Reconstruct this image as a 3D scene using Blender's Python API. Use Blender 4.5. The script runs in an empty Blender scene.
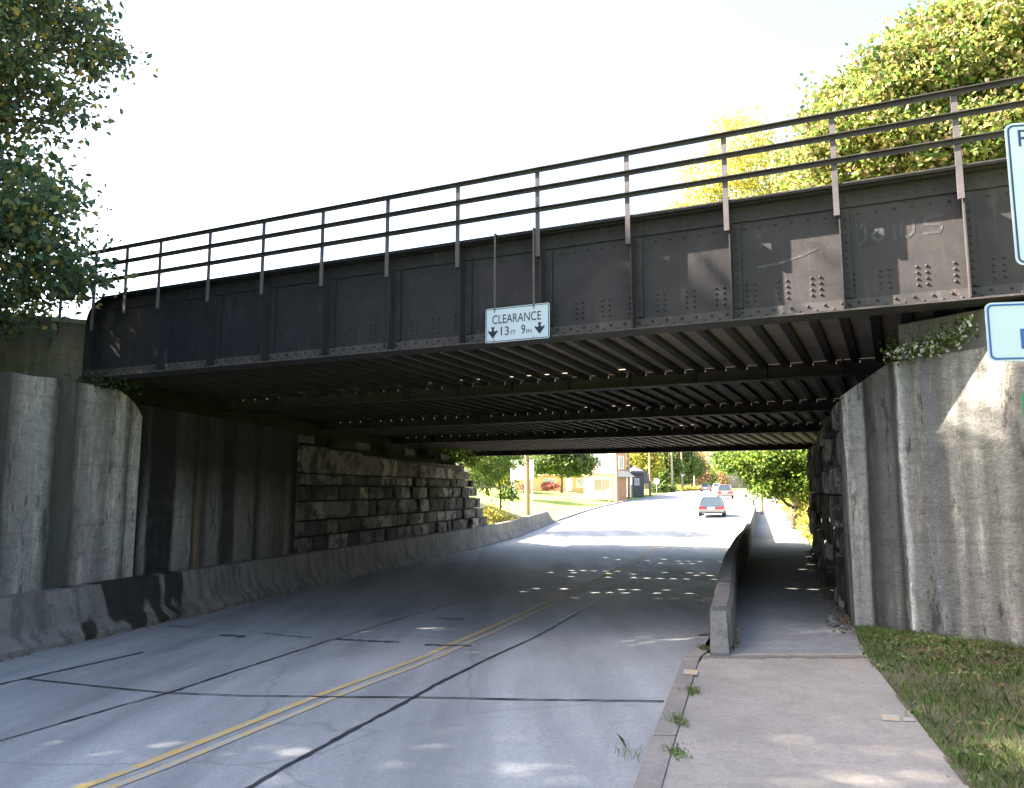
import bpy, bmesh, math, random
import numpy as np
from mathutils import Vector, Matrix
random.seed(7); rng = np.random.default_rng(11)
R = math.radians
scene = bpy.context.scene
C = scene.collection

# ------------------------------------------------------------------ camera
EYE = 1.57; PITCH = R(7.585); F = 796.0
cam = bpy.data.cameras.new('camera'); cam.lens = 28.0 * 796 / 796.4; cam.sensor_width = 36
cam.clip_start = .05; cam.clip_end = 5000; cam.shift_y = -10 / 1024
co = bpy.data.objects.new('camera', cam); C.objects.link(co)
co.location = (0, 0, EYE); co.rotation_euler = (R(90) + PITCH, 0, 0)
scene.camera = co

# ------------------------------------------------------------------ light
SUN_EL = 38.0
SUN_H = Vector((-.994, .108, 0)).normalized()          # horizontal direction towards the sun
w = bpy.data.worlds.new('World'); scene.world = w; w.use_nodes = True
nt = w.node_tree; bg = nt.nodes['Background']
sky = nt.nodes.new('ShaderNodeTexSky'); sky.sky_type = 'NISHITA'; sky.sun_disc = False
sky.sun_elevation = R(SUN_EL); sky.sun_rotation = math.atan2(SUN_H.x, SUN_H.y)
sky.air_density = 1.0; sky.dust_density = 4.0; sky.ozone_density = 1.0
nt.links.new(sky.outputs[0], bg.inputs[0]); bg.inputs[1].default_value = .081
sl = bpy.data.lights.new('sun', 'SUN'); sl.energy = 5.0; sl.angle = R(.53); sl.color = (1, .93, .82)
so = bpy.data.objects.new('sun', sl); C.objects.link(so)
sd = Vector((SUN_H.x * math.cos(R(SUN_EL)), SUN_H.y * math.cos(R(SUN_EL)), math.sin(R(SUN_EL))))
so.rotation_euler = sd.to_track_quat('Z', 'Y').to_euler()
scene.view_settings.view_transform = 'Standard'; scene.view_settings.look = 'None'
scene.view_settings.gamma = 1; scene.view_settings.exposure = 3.3
scene.view_settings.use_white_balance = True; scene.view_settings.white_balance_temperature = 6800
scene.cycles.max_bounces = 8; scene.cycles.diffuse_bounces = 5; scene.cycles.transparent_max_bounces = 8

# ------------------------------------------------------------------ helpers
def tag(o, label=None, cat=None, group=None, kind=None):
    if label: o['label'] = label
    if cat: o['category'] = cat
    if group: o['group'] = group
    if kind: o['kind'] = kind
    return o

def empty(name, loc, label, cat, group=None, rz=0):
    o = bpy.data.objects.new(name, None); C.objects.link(o); o.empty_display_size = .2
    o.location = loc; o.rotation_euler = (0, 0, rz)
    return tag(o, label, cat, group)

def origin(o):
    v = Vector((0, 0, 0))
    while o is not None:
        v = v + Vector(o.location); o = o.parent
    return v

class MB:
    def __init__(s): s.v = []; s.f = []; s.mi = []; s.cur = 0
    def add(s, vs, fs):
        b = len(s.v); s.v += [tuple(p) for p in vs]
        for f in fs: s.f.append(tuple(b + i for i in f)); s.mi.append(s.cur)
    def hexa(s, p):       # 8 points: bottom loop 0-3, top loop 4-7
        s.add(p, [(3, 2, 1, 0), (4, 5, 6, 7), (0, 1, 5, 4), (1, 2, 6, 5), (2, 3, 7, 6), (3, 0, 4, 7)])
    def box(s, a, b, fr=None):
        x0, y0, z0 = a; x1, y1, z1 = b
        p = [(x0, y0, z0), (x1, y0, z0), (x1, y1, z0), (x0, y1, z0), (x0, y0, z1), (x1, y0, z1), (x1, y1, z1), (x0, y1, z1)]
        if fr: p = [fr(*q) for q in p]
        s.hexa(p)
    def tube(s, pts, rad, n=8, caps=True):
        pts = [Vector(p) for p in pts]
        if not isinstance(rad, (list, tuple)): rad = [rad] * len(pts)
        rings = []
        for i, p in enumerate(pts):
            d = (pts[min(i + 1, len(pts) - 1)] - pts[max(i - 1, 0)])
            d = d.normalized() if d.length > 1e-9 else Vector((0, 0, 1))
            u = d.cross(Vector((0, 0, 1))) if abs(d.z) < .9 else d.cross(Vector((1, 0, 0)))
            u.normalize(); v = d.cross(u)
            rings.append([p + (u * math.cos(2 * math.pi * k / n) + v * math.sin(2 * math.pi * k / n)) * rad[i] for k in range(n)])
        vs = [q for r in rings for q in r]; fs = []
        for i in range(len(pts) - 1):
            for k in range(n):
                a = i * n + k; b = i * n + (k + 1) % n
                fs.append((a, b, b + n, a + n))
        if caps: fs.append(tuple(range(n - 1, -1, -1))); fs.append(tuple((len(pts) - 1) * n + k for k in range(n)))
        s.add(vs, fs)
    def prism(s, prof, fr0, fr1):     # prof: list of 2d points ; fr0/fr1 map (a,b)->3d
        n = len(prof); vs = [fr0(*p) for p in prof] + [fr1(*p) for p in prof]
        fs = [tuple(range(n)), tuple(range(2 * n - 1, n - 1, -1))] + [(i, i + n, (i + 1) % n + n, (i + 1) % n) for i in range(n)]
        s.add(vs, fs)
    def build(s, name, mat, parent=None, smooth=False, fix=True):
        me = bpy.data.meshes.new(name)
        off = origin(parent) if parent is not None else Vector((0, 0, 0))
        me.from_pydata([(x - off.x, y - off.y, z - off.z) for x, y, z in s.v], [], s.f)
        mats = mat if isinstance(mat, (list, tuple)) else [mat]
        for m in mats: me.materials.append(m)
        if len(mats) > 1: me.polygons.foreach_set('material_index', s.mi)
        if fix:
            bm = bmesh.new(); bm.from_mesh(me); bmesh.ops.recalc_face_normals(bm, faces=bm.faces); bm.to_mesh(me); bm.free()
        if smooth: me.polygons.foreach_set('use_smooth', [True] * len(me.polygons))
        me.update()
        o = bpy.data.objects.new(name, me); C.objects.link(o)
        if parent is not None: o.parent = parent
        return o

def npmesh(name, verts, faces, mat, parent=None, smooth=False):
    """verts (N,3) faces (M,k) arrays"""
    me = bpy.data.meshes.new(name); k = faces.shape[1]
    off = np.array(origin(parent)) if parent is not None else np.zeros(3)
    me.vertices.add(len(verts)); me.vertices.foreach_set('co', (verts - off).astype(np.float32).ravel())
    me.loops.add(faces.size); me.loops.foreach_set('vertex_index', faces.astype(np.int32).ravel())
    me.polygons.add(len(faces)); me.polygons.foreach_set('loop_start', np.arange(0, faces.size, k, dtype=np.int32))
    me.polygons.foreach_set('loop_total', np.full(len(faces), k, dtype=np.int32))
    if smooth: me.polygons.foreach_set('use_smooth', np.ones(len(faces), dtype=bool))
    for m in (mat if isinstance(mat, (list, tuple)) else [mat]): me.materials.append(m)
    me.update(calc_edges=True); me.validate()
    o = bpy.data.objects.new(name, me); C.objects.link(o)
    if parent is not None: o.parent = parent
    return o

def lerp_tab(tab):
    xs = [t[0] for t in tab]; ys = [t[1] for t in tab]
    return lambda v: float(np.interp(v, xs, ys))

# ------------------------------------------------------------------ materials
class NT:
    def __init__(s, name):
        s.m = bpy.data.materials.new(name); s.m.use_nodes = True; s.t = s.m.node_tree
        s.b = s.t.nodes['Principled BSDF']; s.o = s.t.nodes['Material Output']
    def n(s, typ, **kw):
        nd = s.t.nodes.new('ShaderNode' + typ)
        for k, v in kw.items():
            if k.startswith('i_'):
                key = k[2:]; nd.inputs[int(key) if key.isdigit() else key.replace('_', ' ')].default_value = v
            else: setattr(nd, k, v)
        return nd
    def l(s, a, b): s.t.links.new(a, b)
    def geo(s): return s.n('NewGeometry').outputs['Position']
    def obj(s): return s.n('TexCoord').outputs['Object']
    def mp(s, src, scale=(1, 1, 1), loc=(0, 0, 0), rot=(0, 0, 0)):
        m = s.n('Mapping'); s.l(src, m.inputs[0]); m.inputs['Scale'].default_value = scale
        m.inputs['Location'].default_value = loc; m.inputs['Rotation'].default_value = rot
        return m.outputs[0]
    def noise(s, src, scale, detail=6, rough=.6, dist=0):
        nd = s.n('TexNoise'); s.l(src, nd.inputs['Vector']); nd.inputs['Scale'].default_value = scale
        nd.inputs['Detail'].default_value = detail; nd.inputs['Roughness'].default_value = rough
        nd.inputs['Distortion'].default_value = dist
        return nd.outputs['Fac']
    def ramp(s, src, stops, interp='LINEAR'):
        nd = s.n('ValToRGB'); s.l(src, nd.inputs[0]); cr = nd.color_ramp; cr.interpolation = interp
        while len(cr.elements) < len(stops): cr.elements.new(.5)
        for e, (p, c) in zip(cr.elements, stops):
            e.position = p; e.color = (c, c, c, 1) if isinstance(c, (int, float)) else (*c, 1)
        return nd.outputs[0]
    def mix(s, fac, a, b, mode='MIX'):
        nd = s.n('Mix', data_type='RGBA', blend_type=mode)
        for v, key in ((fac, 0), (a, 6), (b, 7)):
            if isinstance(v, (int, float)): nd.inputs[key].default_value = v if key == 0 else (v, v, v, 1)
            elif isinstance(v, tuple): nd.inputs[key].default_value = (*v, 1)
            else: s.l(v, nd.inputs[key])
        return nd.outputs[2]
    def math(s, op, a, b=0.0):
        nd = s.n('Math', operation=op)
        for i, v in enumerate((a, b)):
            if isinstance(v, (int, float)): nd.inputs[i].default_value = v
            else: s.l(v, nd.inputs[i])
        return nd.outputs[0]
    def bump(s, h, strength=.4, dist=.02):
        nd = s.n('Bump'); s.l(h, nd.inputs['Height']); nd.inputs['Strength'].default_value = strength
        nd.inputs['Distance'].default_value = dist; s.l(nd.outputs[0], s.b.inputs['Normal'])
    def out(s, col, rough=.85, spec=.3, metal=0):
        if isinstance(col, tuple): s.b.inputs['Base Color'].default_value = (*col, 1)
        else: s.l(col, s.b.inputs['Base Color'])
        if isinstance(rough, (int, float)): s.b.inputs['Roughness'].default_value = rough
        else: s.l(rough, s.b.inputs['Roughness'])
        s.b.inputs['Specular IOR Level'].default_value = spec; s.b.inputs['Metallic'].default_value = metal
        return s.m

def simple(name, col, rough=.7, var=.15, scale=8, spec=.3, metal=0):
    t = NT(name); g = t.geo()
    f = t.noise(g, scale, 5)
    c = t.ramp(f, [(.25, tuple(x * (1 - var) for x in col)), (.75, tuple(min(1, x * (1 + var)) for x in col))])
    return t.out(c, rough, spec, metal)

def leaf_mat(name, cols, trans=.45, rough=.55):
    t = NT(name); rnd = t.n('NewGeometry').outputs['Random Per Island']
    col = t.ramp(rnd, [(i / max(1, len(cols) - 1), c) for i, c in enumerate(cols)])
    big = t.noise(t.geo(), .9, 3)
    hs = t.n('HueSaturation'); t.l(col, hs.inputs['Color'])
    t.l(t.ramp(big, [(.3, .7), (.7, 1.25)]), hs.inputs['Value'])
    col = hs.outputs[0]
    t.out(col, rough, .3)
    tr = t.n('BsdfTranslucent'); t.l(col, tr.inputs[0]); mx = t.n('MixShader'); mx.inputs[0].default_value = trans
    t.l(t.b.outputs[0], mx.inputs[1]); t.l(tr.outputs[0], mx.inputs[2]); t.l(mx.outputs[0], t.o.inputs['Surface'])
    return t.m

def mat_road():
    t = NT('concrete road'); g = t.geo()
    st = t.mp(g, (1, .12, 1), rot=(0, 0, R(16)))           # streaks along the carriageway
    a = t.noise(st, 1.1, 6, .6); b = t.noise(g, 28, 6, .7); c = t.noise(g, .45, 4)
    col = t.ramp(c, [(.3, (.37, .375, .38)), (.7, (.455, .455, .455))])
    col = t.mix(t.ramp(a, [(.42, 0.), (.7, .75)]), col, (.13, .135, .15))
    col = t.mix(t.ramp(b, [(.35, .35), (.7, 0.)]), col, (.12, .12, .12))
    gr = t.noise(g, 95, 3, .8); col = t.mix(t.ramp(gr, [(.3, .5), (.5, 0.)]), col, (.1, .1, .1)); col = t.mix(t.ramp(gr, [(.55, 0.), (.75, .45)]), col, (.55, .54, .52))
    tr = t.noise(t.mp(g, (1, .03, 1), rot=(0, 0, R(17))), .9, 3, .5); col = t.mix(t.ramp(tr, [(.48, 0.), (.68, .45)]), col, (.13, .135, .145))
    vo = t.n('TexVoronoi', feature='DISTANCE_TO_EDGE'); t.l(t.mp(g, (1, 1, 1)), vo.inputs['Vector']); vo.inputs['Scale'].default_value = .32; vo.inputs['Randomness'].default_value = 1
    wb = t.n('Mix', data_type='VECTOR'); cr_n = t.n('TexNoise'); t.l(g, cr_n.inputs['Vector']); cr_n.inputs['Scale'].default_value = 1.7; cr_n.inputs['Detail'].default_value = 6; wb.inputs[0].default_value = .18; t.l(g, wb.inputs[4]); t.l(cr_n.outputs['Color'], wb.inputs[5]); t.l(wb.outputs[1], vo.inputs['Vector'])
    col = t.mix(t.ramp(vo.outputs['Distance'], [(.0, .35), (.005, 0.)]), col, (.09, .09, .09))
    sp = t.noise(g, 3.2, 6, .7)
    col = t.mix(t.ramp(sp, [(.62, 0.), (.76, .5)]), col, (.1, .1, .11))
    t.bump(b, .35, .01)
    return t.out(col, t.ramp(a, [(.3, .8), (.7, .55)]), .35)

def mat_concrete(name, base=(.3, .29, .27), dark=(.1, .095, .09), streak=.5, scale=1.0):
    t = NT(name); g = t.geo()
    big = t.noise(t.mp(g, (1, 1, .8)), 1.1 * scale, 6); v = t.noise(t.mp(g, (3, 3, .18)), 1.6 * scale, 6, .65)
    fine = t.noise(g, 22, 8, .7)
    col = t.ramp(big, [(.3, tuple(x * .78 for x in base)), (.7, tuple(x * 1.12 for x in base))])
    col = t.mix(t.ramp(v, [(.48, 0.), (.68, streak)]), col, dark)
    col = t.mix(t.ramp(fine, [(.38, .4), (.62, 0.)]), col, tuple(x * .5 for x in base))
    gr = t.noise(g, 70, 4, .85); col = t.mix(t.ramp(gr, [(.3, .6), (.47, 0.)]), col, tuple(x * .4 for x in base)); col = t.mix(t.ramp(gr, [(.56, 0.), (.72, .45)]), col, tuple(min(.8, x * 1.7) for x in base))
    blot = t.noise(g, 2.2, 8, .75); col = t.mix(t.ramp(blot, [(.57, 0.), (.66, .3)]), col, dark)
    t.bump(t.math('ADD', fine, big), .5, .015)
    return t.out(col, .9, .2)

def mat_stained(name, stops, z0, z1, dist=.25, low=None, boards=True):
    """weathered wall: colour bands run down the wall (local x 0..1 of its length), edges ragged"""
    t = NT(name); oc = t.obj()
    sp = t.n('SeparateXYZ'); t.l(oc, sp.inputs[0])
    wob = t.noise(t.mp(oc, (4, 1, .42)), 1.6, 8, .68); wob2 = t.noise(t.mp(oc, (9, 1, 3)), 1.2, 5)
    x = t.math('ADD', sp.outputs[0], t.math('MULTIPLY', t.math('SUBTRACT', wob, .5), dist))
    x = t.math('ADD', x, t.math('MULTIPLY', t.math('SUBTRACT', wob2, .5), dist * .3))
    L = stops[-1][0]
    col = t.ramp(t.math('DIVIDE', x, L), [(p / L, c) for p, c in stops])
    fine = t.noise(oc, 30, 8, .7); mid = t.noise(oc, 3.4, 7, .65)
    rag = t.noise(t.mp(oc, (2.6, 1, .55), (3, 0, 1)), 1.5, 9, .75)          # ragged run-off stains
    col = t.mix(t.ramp(rag, [(.565, 0.), (.6, .7), (.8, .8)]), col, (.03, .027, .023))
    rag2 = t.noise(t.mp(oc, (3.4, 1, .4), (11, 0, 5)), 1.5, 9, .75)
    col = t.mix(t.ramp(rag2, [(.54, 0.), (.58, .6), (.8, .9)]), col, (1.8, 1.72, 1.58), 'MULTIPLY')
    thin = t.noise(t.mp(oc, (14, 1, .5)), 1.3, 6, .7)
    col = t.mix(t.ramp(thin, [(.55, 0.), (.72, .4)]), col, (.07, .068, .065))
    thin2 = t.noise(t.mp(oc, (11, 1, .35), (7, 0, 3)), 1.3, 6, .7)
    col = t.mix(t.ramp(thin2, [(.58, 0.), (.75, .12)]), col, (.5, .49, .46))
    col = t.mix(t.ramp(mid, [(.32, .45), (.5, 0.)]), col, (.1, .095, .085))
    col = t.mix(t.ramp(fine, [(.36, .4), (.6, 0.)]), col, (.1, .1, .09))
    mot = t.noise(t.mp(oc, (1, 1, 1.7), (2, 0, 9)), 7, 9, .75); pit_ = t.noise(t.mp(oc, (1, 1, 2.5), (5, 0, 2)), 16, 6, .8)
    col = t.mix(t.ramp(mot, [(.38, .35), (.48, 0.)]), col, (.06, .057, .05)); col = t.mix(t.ramp(mot, [(.54, 0.), (.7, .45)]), col, (1.5, 1.48, 1.42), 'MULTIPLY')
    col = t.mix(t.ramp(pit_, [(.3, .7), (.38, 0.)]), col, (.04, .038, .035))
    if boards:       # lift lines of the old formwork
        wv = t.n('TexWave', wave_type='BANDS', bands_direction='Z'); t.l(oc, wv.inputs['Vector'])
        wv.inputs['Scale'].default_value = .31; wv.inputs['Distortion'].default_value = 1.1; wv.inputs['Detail'].default_value = 3
        col = t.mix(t.ramp(wv.outputs['Fac'], [(0., .22), (.008, 0.)]), col, (.08, .075, .07))
    if low: # darker tone over the upper height band
        zz = t.math('ADD', sp.outputs[2], t.math('MULTIPLY', t.math('SUBTRACT', mid, .5), .9))
        mr = t.n('MapRange'); t.l(zz, mr.inputs[0]); mr.inputs[1].default_value = z0; mr.inputs[2].default_value = z1
        col = t.mix(t.math('MULTIPLY', mr.outputs[0], low[0]), col, low[1])
    t.bump(t.math('ADD', t.math('ADD', fine, mid), mot), .8, .03)
    return t.out(col, .9, .15)

def mat_blocks(name, a, b, c):
    t = NT(name); rnd = t.n('NewGeometry').outputs['Random Per Island']; g = t.geo()
    col = t.ramp(rnd, [(0., a), (.3, a), (.38, b), (.72, b), (.82, c)])
    n1 = t.noise(g, 2.2, 7, .65); n2 = t.noise(t.mp(g, (4, 4, .4)), 1.5, 6, .65); n3 = t.noise(g, 18, 8, .7)
    col = t.mix(t.ramp(n1, [(.47, .0), (.58, .88)]), col, (.02, .018, .016))
    col = t.mix(t.ramp(n2, [(.56, 0.), (.7, .45)]), col, (.34, .32, .28))
    col = t.mix(t.ramp(n3, [(.38, .5), (.62, 0.)]), col, (.05, .05, .048))
    t.bump(t.math('ADD', n3, n1), .8, .04)
    return t.out(col, .9, .25)

def mat_steel(name, base, rust=.35, rustcol=(.16, .07, .035), rough=.5, chalk=.3):
    t = NT(name); g = t.geo()
    a = t.noise(g, 2.5, 7, .65); b = t.noise(g, 12, 8, .7); v = t.noise(t.mp(g, (5, 5, .6)), 1.6, 6, .65)
    col = t.ramp(a, [(.3, tuple(x * .75 for x in base)), (.7, tuple(x * 1.25 for x in base))])
    col = t.mix(t.ramp(v, [(.55, 0.), (.75, chalk)]), col, tuple(min(.5, x * 3.2 + .02) for x in base))
    col = t.mix(t.ramp(b, [(.6, 0.), (.72, rust)]), col, rustcol)
    t.bump(b, .15, .006)
    return t.out(col, t.ramp(a, [(.3, rough - .08), (.7, rough + .15)]), .2)

M = {}
M['road'] = mat_road()
M['walk'] = mat_concrete('sidewalk concrete', (.37, .33, .29), (.19, .17, .155), .35)
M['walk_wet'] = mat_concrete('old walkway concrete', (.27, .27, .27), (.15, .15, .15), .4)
M['curb'] = mat_concrete('curb concrete', (.30, .265, .235), (.18, .15, .13), .4)
M['barrier'] = mat_concrete('barrier concrete', (.2, .185, .17), (.08, .075, .065), .8)
M['wallc'] = mat_concrete('wall concrete', (.25, .235, .215), (.08, .075, .07), .6)
M['darkwall'] = mat_concrete('sooty concrete', (.12, .11, .1), (.03, .03, .03), .7)
M['blocks'] = mat_blocks('quarried stone', (.07, .06, .05), (.2, .175, .145), (.42, .37, .3))
M['blocks_pale'] = mat_blocks('lime washed stone', (.07, .065, .06), (.17, .165, .16), (.5, .49, .47))
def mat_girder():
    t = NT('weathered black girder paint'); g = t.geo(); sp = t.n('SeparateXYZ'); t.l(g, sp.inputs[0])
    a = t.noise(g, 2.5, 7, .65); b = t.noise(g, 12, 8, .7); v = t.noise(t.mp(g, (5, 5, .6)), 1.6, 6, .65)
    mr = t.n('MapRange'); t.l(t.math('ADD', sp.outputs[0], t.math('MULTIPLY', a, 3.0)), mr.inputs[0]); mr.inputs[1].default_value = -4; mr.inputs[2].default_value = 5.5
    col = t.mix(mr.outputs[0], (.014, .017, .024), (.048, .043, .043))       # sun and shade put into the colour: lighter, more faded towards the right end
    col = t.mix(t.ramp(a, [(.35, .45), (.65, 0.)]), col, (.014, .014, .016))
    col = t.mix(t.ramp(v, [(.58, 0.), (.75, .3)]), col, (.12, .115, .12))
    col = t.mix(t.ramp(b, [(.62, 0.), (.7, .55)]), col, (.11, .055, .035))
    sc = t.noise(t.mp(g, (1, 1, 1.5)), 5, 9, .8); col = t.mix(t.ramp(sc, [(.64, 0.), (.7, .4)]), col, (.2, .2, .21))
    low = t.noise(t.mp(g, (1, 1, .3)), .8, 3); t.bump(t.math('ADD', t.math('MULTIPLY', b, .25), low), .5, .03)
    return t.out(col, .62, .2)
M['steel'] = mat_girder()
M['steel_old'] = mat_steel('black painted steel', (.052, .05, .054), .55, (.12, .06, .04), rough=.6, chalk=.45)
M['steel_rail'] = mat_steel('dark rail steel', (.045, .04, .042), .4, rough=.45)
M['steel_post'] = mat_steel('chalked steel', (.085, .075, .08), .5, (.16, .08, .05), .55, .35)
M['flange'] = mat_steel('rusty flange steel', (.06, .055, .055), .6, (.3, .15, .09), .65, .5)
M['under'] = mat_steel('sooty deck steel', (.42, .34, .27), .6, (.17, .1, .06), .7, .5)
M['under_dark'] = mat_steel('sooty beam steel', (.05, .043, .038), .5, rough=.7, chalk=.1)
M['tar'] = simple('tar sealant', (.03, .03, .033), .6, .6, 20)
M['dirt'] = simple('brown dirt', (.2, .165, .14), .95, .4, 30)
M['patch'] = simple('oil darkened patch', (.09, .09, .095), .7, .5, 20)
M['yellow'] = None
def mat_paint(name, col, wear):
    t = NT(name); g = t.geo(); n1 = t.noise(g, 14, 8, .75); n2 = t.noise(g, 2.5, 4)
    c = t.mix(t.ramp(n1, [(wear, 0.), (wear + .12, 1.)]), (.36, .365, .375) if 'chalk' not in name else (.05, .05, .055), col)
    return t.out(c, .7, .3)
M['yellow'] = mat_paint('worn yellow paint', (.55, .36, .1), .41)
M['yellow_faded'] = mat_paint('faded yellow paint', (.52, .37, .13), .44)
M['pale_worn'] = mat_paint('worn pale line', (.5, .5, .52), .42)
M['orange_mark'] = mat_paint('faded orange paint', (.6, .36, .14), .47)
M['soil'] = simple('soil with litter', (.12, .1, .07), .95, .45, 9)
M['grassland'] = simple('grass', (.22, .3, .06), .95, .35, 1.2)
M['embank'] = simple('embankment soil', (.03, .028, .018), .95, .4, 2)
M['bark'] = simple('bark', (.11, .085, .065), .95, .4, 9)
M['bark_dark'] = simple('dark bark', (.05, .042, .036), .95, .4, 9)
M['pole'] = simple('weathered pole wood', (.26, .16, .11), .9, .2, 5)
M['pole_pale'] = simple('pale pole wood', (.33, .27, .22), .9, .2, 5)
M['signw'] = simple('white reflective sheet', (.44, .53, .60), .4, .03, 4)
M['sign_blk'] = simple('black sign ink', (.012, .02, .035), .5, .1, 4)
M['sign_blue'] = simple('blue sign ink', (.02, .09, .32), .45, .08, 4)
M['sign_navy'] = simple('navy sign ink', (.02, .04, .11), .45, .08, 4)
M['sign_green'] = simple('green sign sheet', (.02, .22, .1), .45, .08, 4)
M['alu'] = simple('galvanised metal', (.35, .36, .38), .45, .15, 6, metal=.6)
M['white'] = simple('white paint', (.78, .78, .76), .6, .04, 3)
M['brick'] = None
def mat_brick():
    t = NT('red brick'); oc = t.obj(); br = t.n('TexBrick'); t.l(t.mp(oc, (1, 1, 1), rot=(R(90), 0, 0)), br.inputs[0])
    br.inputs['Color1'].default_value = (.38, .17, .11, 1); br.inputs['Color2'].default_value = (.46, .23, .15, 1)
    br.inputs['Mortar'].default_value = (.4, .35, .3, 1); br.inputs['Scale'].default_value = 2.2
    return t.out(br.outputs[0], .9, .2)
M['brick'] = mat_brick()
M['tan'] = simple('tan stucco', (.5, .33, .2), .85, .12, 2)
M['roof'] = simple('shingle roof', (.36, .22, .16), .9, .2, 3)
M['roof_dark'] = simple('dark shingles', (.08, .085, .1), .9, .2, 3)
M['darkwood'] = simple('dark siding', (.1, .09, .1), .85, .25, 2)
M['glass'] = simple('window glass', (.3, .33, .36), .15, .1, 2, .6)  # pale base colour stands in for reflections in the far windows
M['car_glass'] = simple('tinted car glass', (.03, .04, .05), .08, .1, 2, .6)
M['stone'] = simple('rubble stone', (.16, .15, .14), .9, .35, 9)
M['rubber'] = simple('tyre rubber', (.02, .02, .02), .8, .1, 5)
M['car_dark'] = simple('teal grey car paint', (.022, .04, .055), .3, .03, 2, .6)
M['car_red'] = simple('dull red car paint', (.26, .1, .1), .3, .03, 2, .6)
M['car_pale'] = simple('pale car paint', (.16, .12, .105), .3, .03, 2, .6)
M['car_blue'] = simple('dark blue car paint', (.06, .08, .13), .3, .03, 2, .6)
M['car_white'] = simple('white car paint', (.7, .7, .7), .3, .03, 2, .6)
M['bumper'] = simple('grey bumper', (.14, .13, .13), .5, .05, 3)
M['taillight'] = simple('red lens', (.5, .02, .03), .25, .05, 3, .6)
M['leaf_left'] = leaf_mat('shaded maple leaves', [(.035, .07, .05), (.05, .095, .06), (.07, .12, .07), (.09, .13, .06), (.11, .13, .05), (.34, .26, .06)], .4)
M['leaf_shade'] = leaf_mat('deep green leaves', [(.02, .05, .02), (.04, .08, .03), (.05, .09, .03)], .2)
M['leaf_right'] = leaf_mat('autumn maple leaves', [(.06, .12, .025), (.11, .19, .04), (.19, .26, .05), (.38, .34, .08), (.4, .28, .18), (.14, .22, .05), (.34, .32, .07)], .45)
M['leaf_yellow'] = leaf_mat('yellowing leaves', [(.25, .32, .04), (.4, .42, .06), (.5, .46, .07), (.5, .36, .12), (.32, .34, .08)], .45)
M['leaf_green'] = leaf_mat('fresh green leaves', [(.05, .1, .015), (.1, .18, .03), (.17, .26, .04), (.28, .32, .05)], .55)
M['leaf_far'] = leaf_mat('distant green leaves', [(.05, .1, .03), (.1, .15, .04), (.17, .2, .06)], .4)
M['leaf_orange'] = leaf_mat('orange leaves', [(.34, .2, .1), (.42, .26, .14), (.3, .26, .12)], .4)
M['leaf_red'] = leaf_mat('red flowers', [(.45, .06, .08), (.5, .12, .14), (.14, .2, .07)], .3)
M['leaf_white'] = leaf_mat('white blossom', [(.7, .7, .66), (.6, .62, .5), (.8, .8, .78)], .3)
M['leaf_dry'] = leaf_mat('dry leaf litter', [(.12, .07, .03), (.25, .16, .07), (.3, .24, .12), (.08, .06, .04)], .1)
M['blade'] = leaf_mat('grass blades', [(.06, .12, .03), (.12, .23, .05), (.18, .32, .06), (.3, .28, .14), (.36, .3, .18)], .4)

# ------------------------------------------------------------------ pixels of the survey -> places on the ground
def ray(x, y):
    a = (x - 512) / F; b = (384 - y) / F
    return (a, math.cos(PITCH) - b * math.sin(PITCH), math.sin(PITCH) + b * math.cos(PITCH))
def on_z(x, y, z):
    d = ray(x, y); t = (z - EYE) / d[2]; return Vector((d[0] * t, d[1] * t, z))
XL = lerp_tab([(-40, -20.2), (11.45, -7.1), (40.8, .35), (57, 3.3), (70, 6.2), (82, 9.1), (105, 16), (116, 20.5), (143, 28.8), (300, 68), (900, 220)])
XR = lerp_tab([(-40, -12.2), (4.87, .74), (7.78, 1.6), (8.41, 1.93), (62, 18.6), (92, 27.5), (150, 42), (300, 79), (900, 232)])
ZL = lerp_tab([(-40, -.3), (0, -.45), (5, -.6), (11.45, -.78), (35, -.85), (57, -.6), (70, -.37), (82, -.18), (105, .32), (116, .7), (143, 1.3), (200, 1.5), (300, 1.62), (900, 2.)])
ZR = lerp_tab([(-40, -.04), (7.5, -.04), (9, -.1), (12, -.27), (20, -.58), (30, -.78), (45, -.55), (55, -.3), (62, -.12), (92, .65), (130, 1.2), (200, 1.5), (300, 1.62), (900, 2.)])
ZS = lerp_tab([(-40, 0), (9, 0), (12, -.06), (20, -.27), (29.7, -.48), (45, -.42), (60, -.1), (92, .75), (130, 1.32), (200, 1.6), (300, 1.75), (900, 2.1)])
XW = lambda y: 3.97 + .344 * (y - 9.49)
XG = lerp_tab([(-40, -10.0), (0, 1.18), (4.78, 2.52), (7.96, 3.41), (9.49, 3.97), (29.7, 10.93), (60, 21.4), (92, 30.5), (150, 45), (300, 82), (900, 236)])
def road_z(X, Y):
    a = XL(Y); b = XR(Y); u = (X - a) / (b - a); u = min(1.0, max(0.0, u)); return ZL(Y) * (1 - u) + ZR(Y) * u
def on_road(x, y):
    z = -.5
    for _ in range(60):
        p = on_z(x, y, z); z2 = road_z(p.x, p.y); z = z * .5 + z2 * .5
    return on_z(x, y, z)

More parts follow.
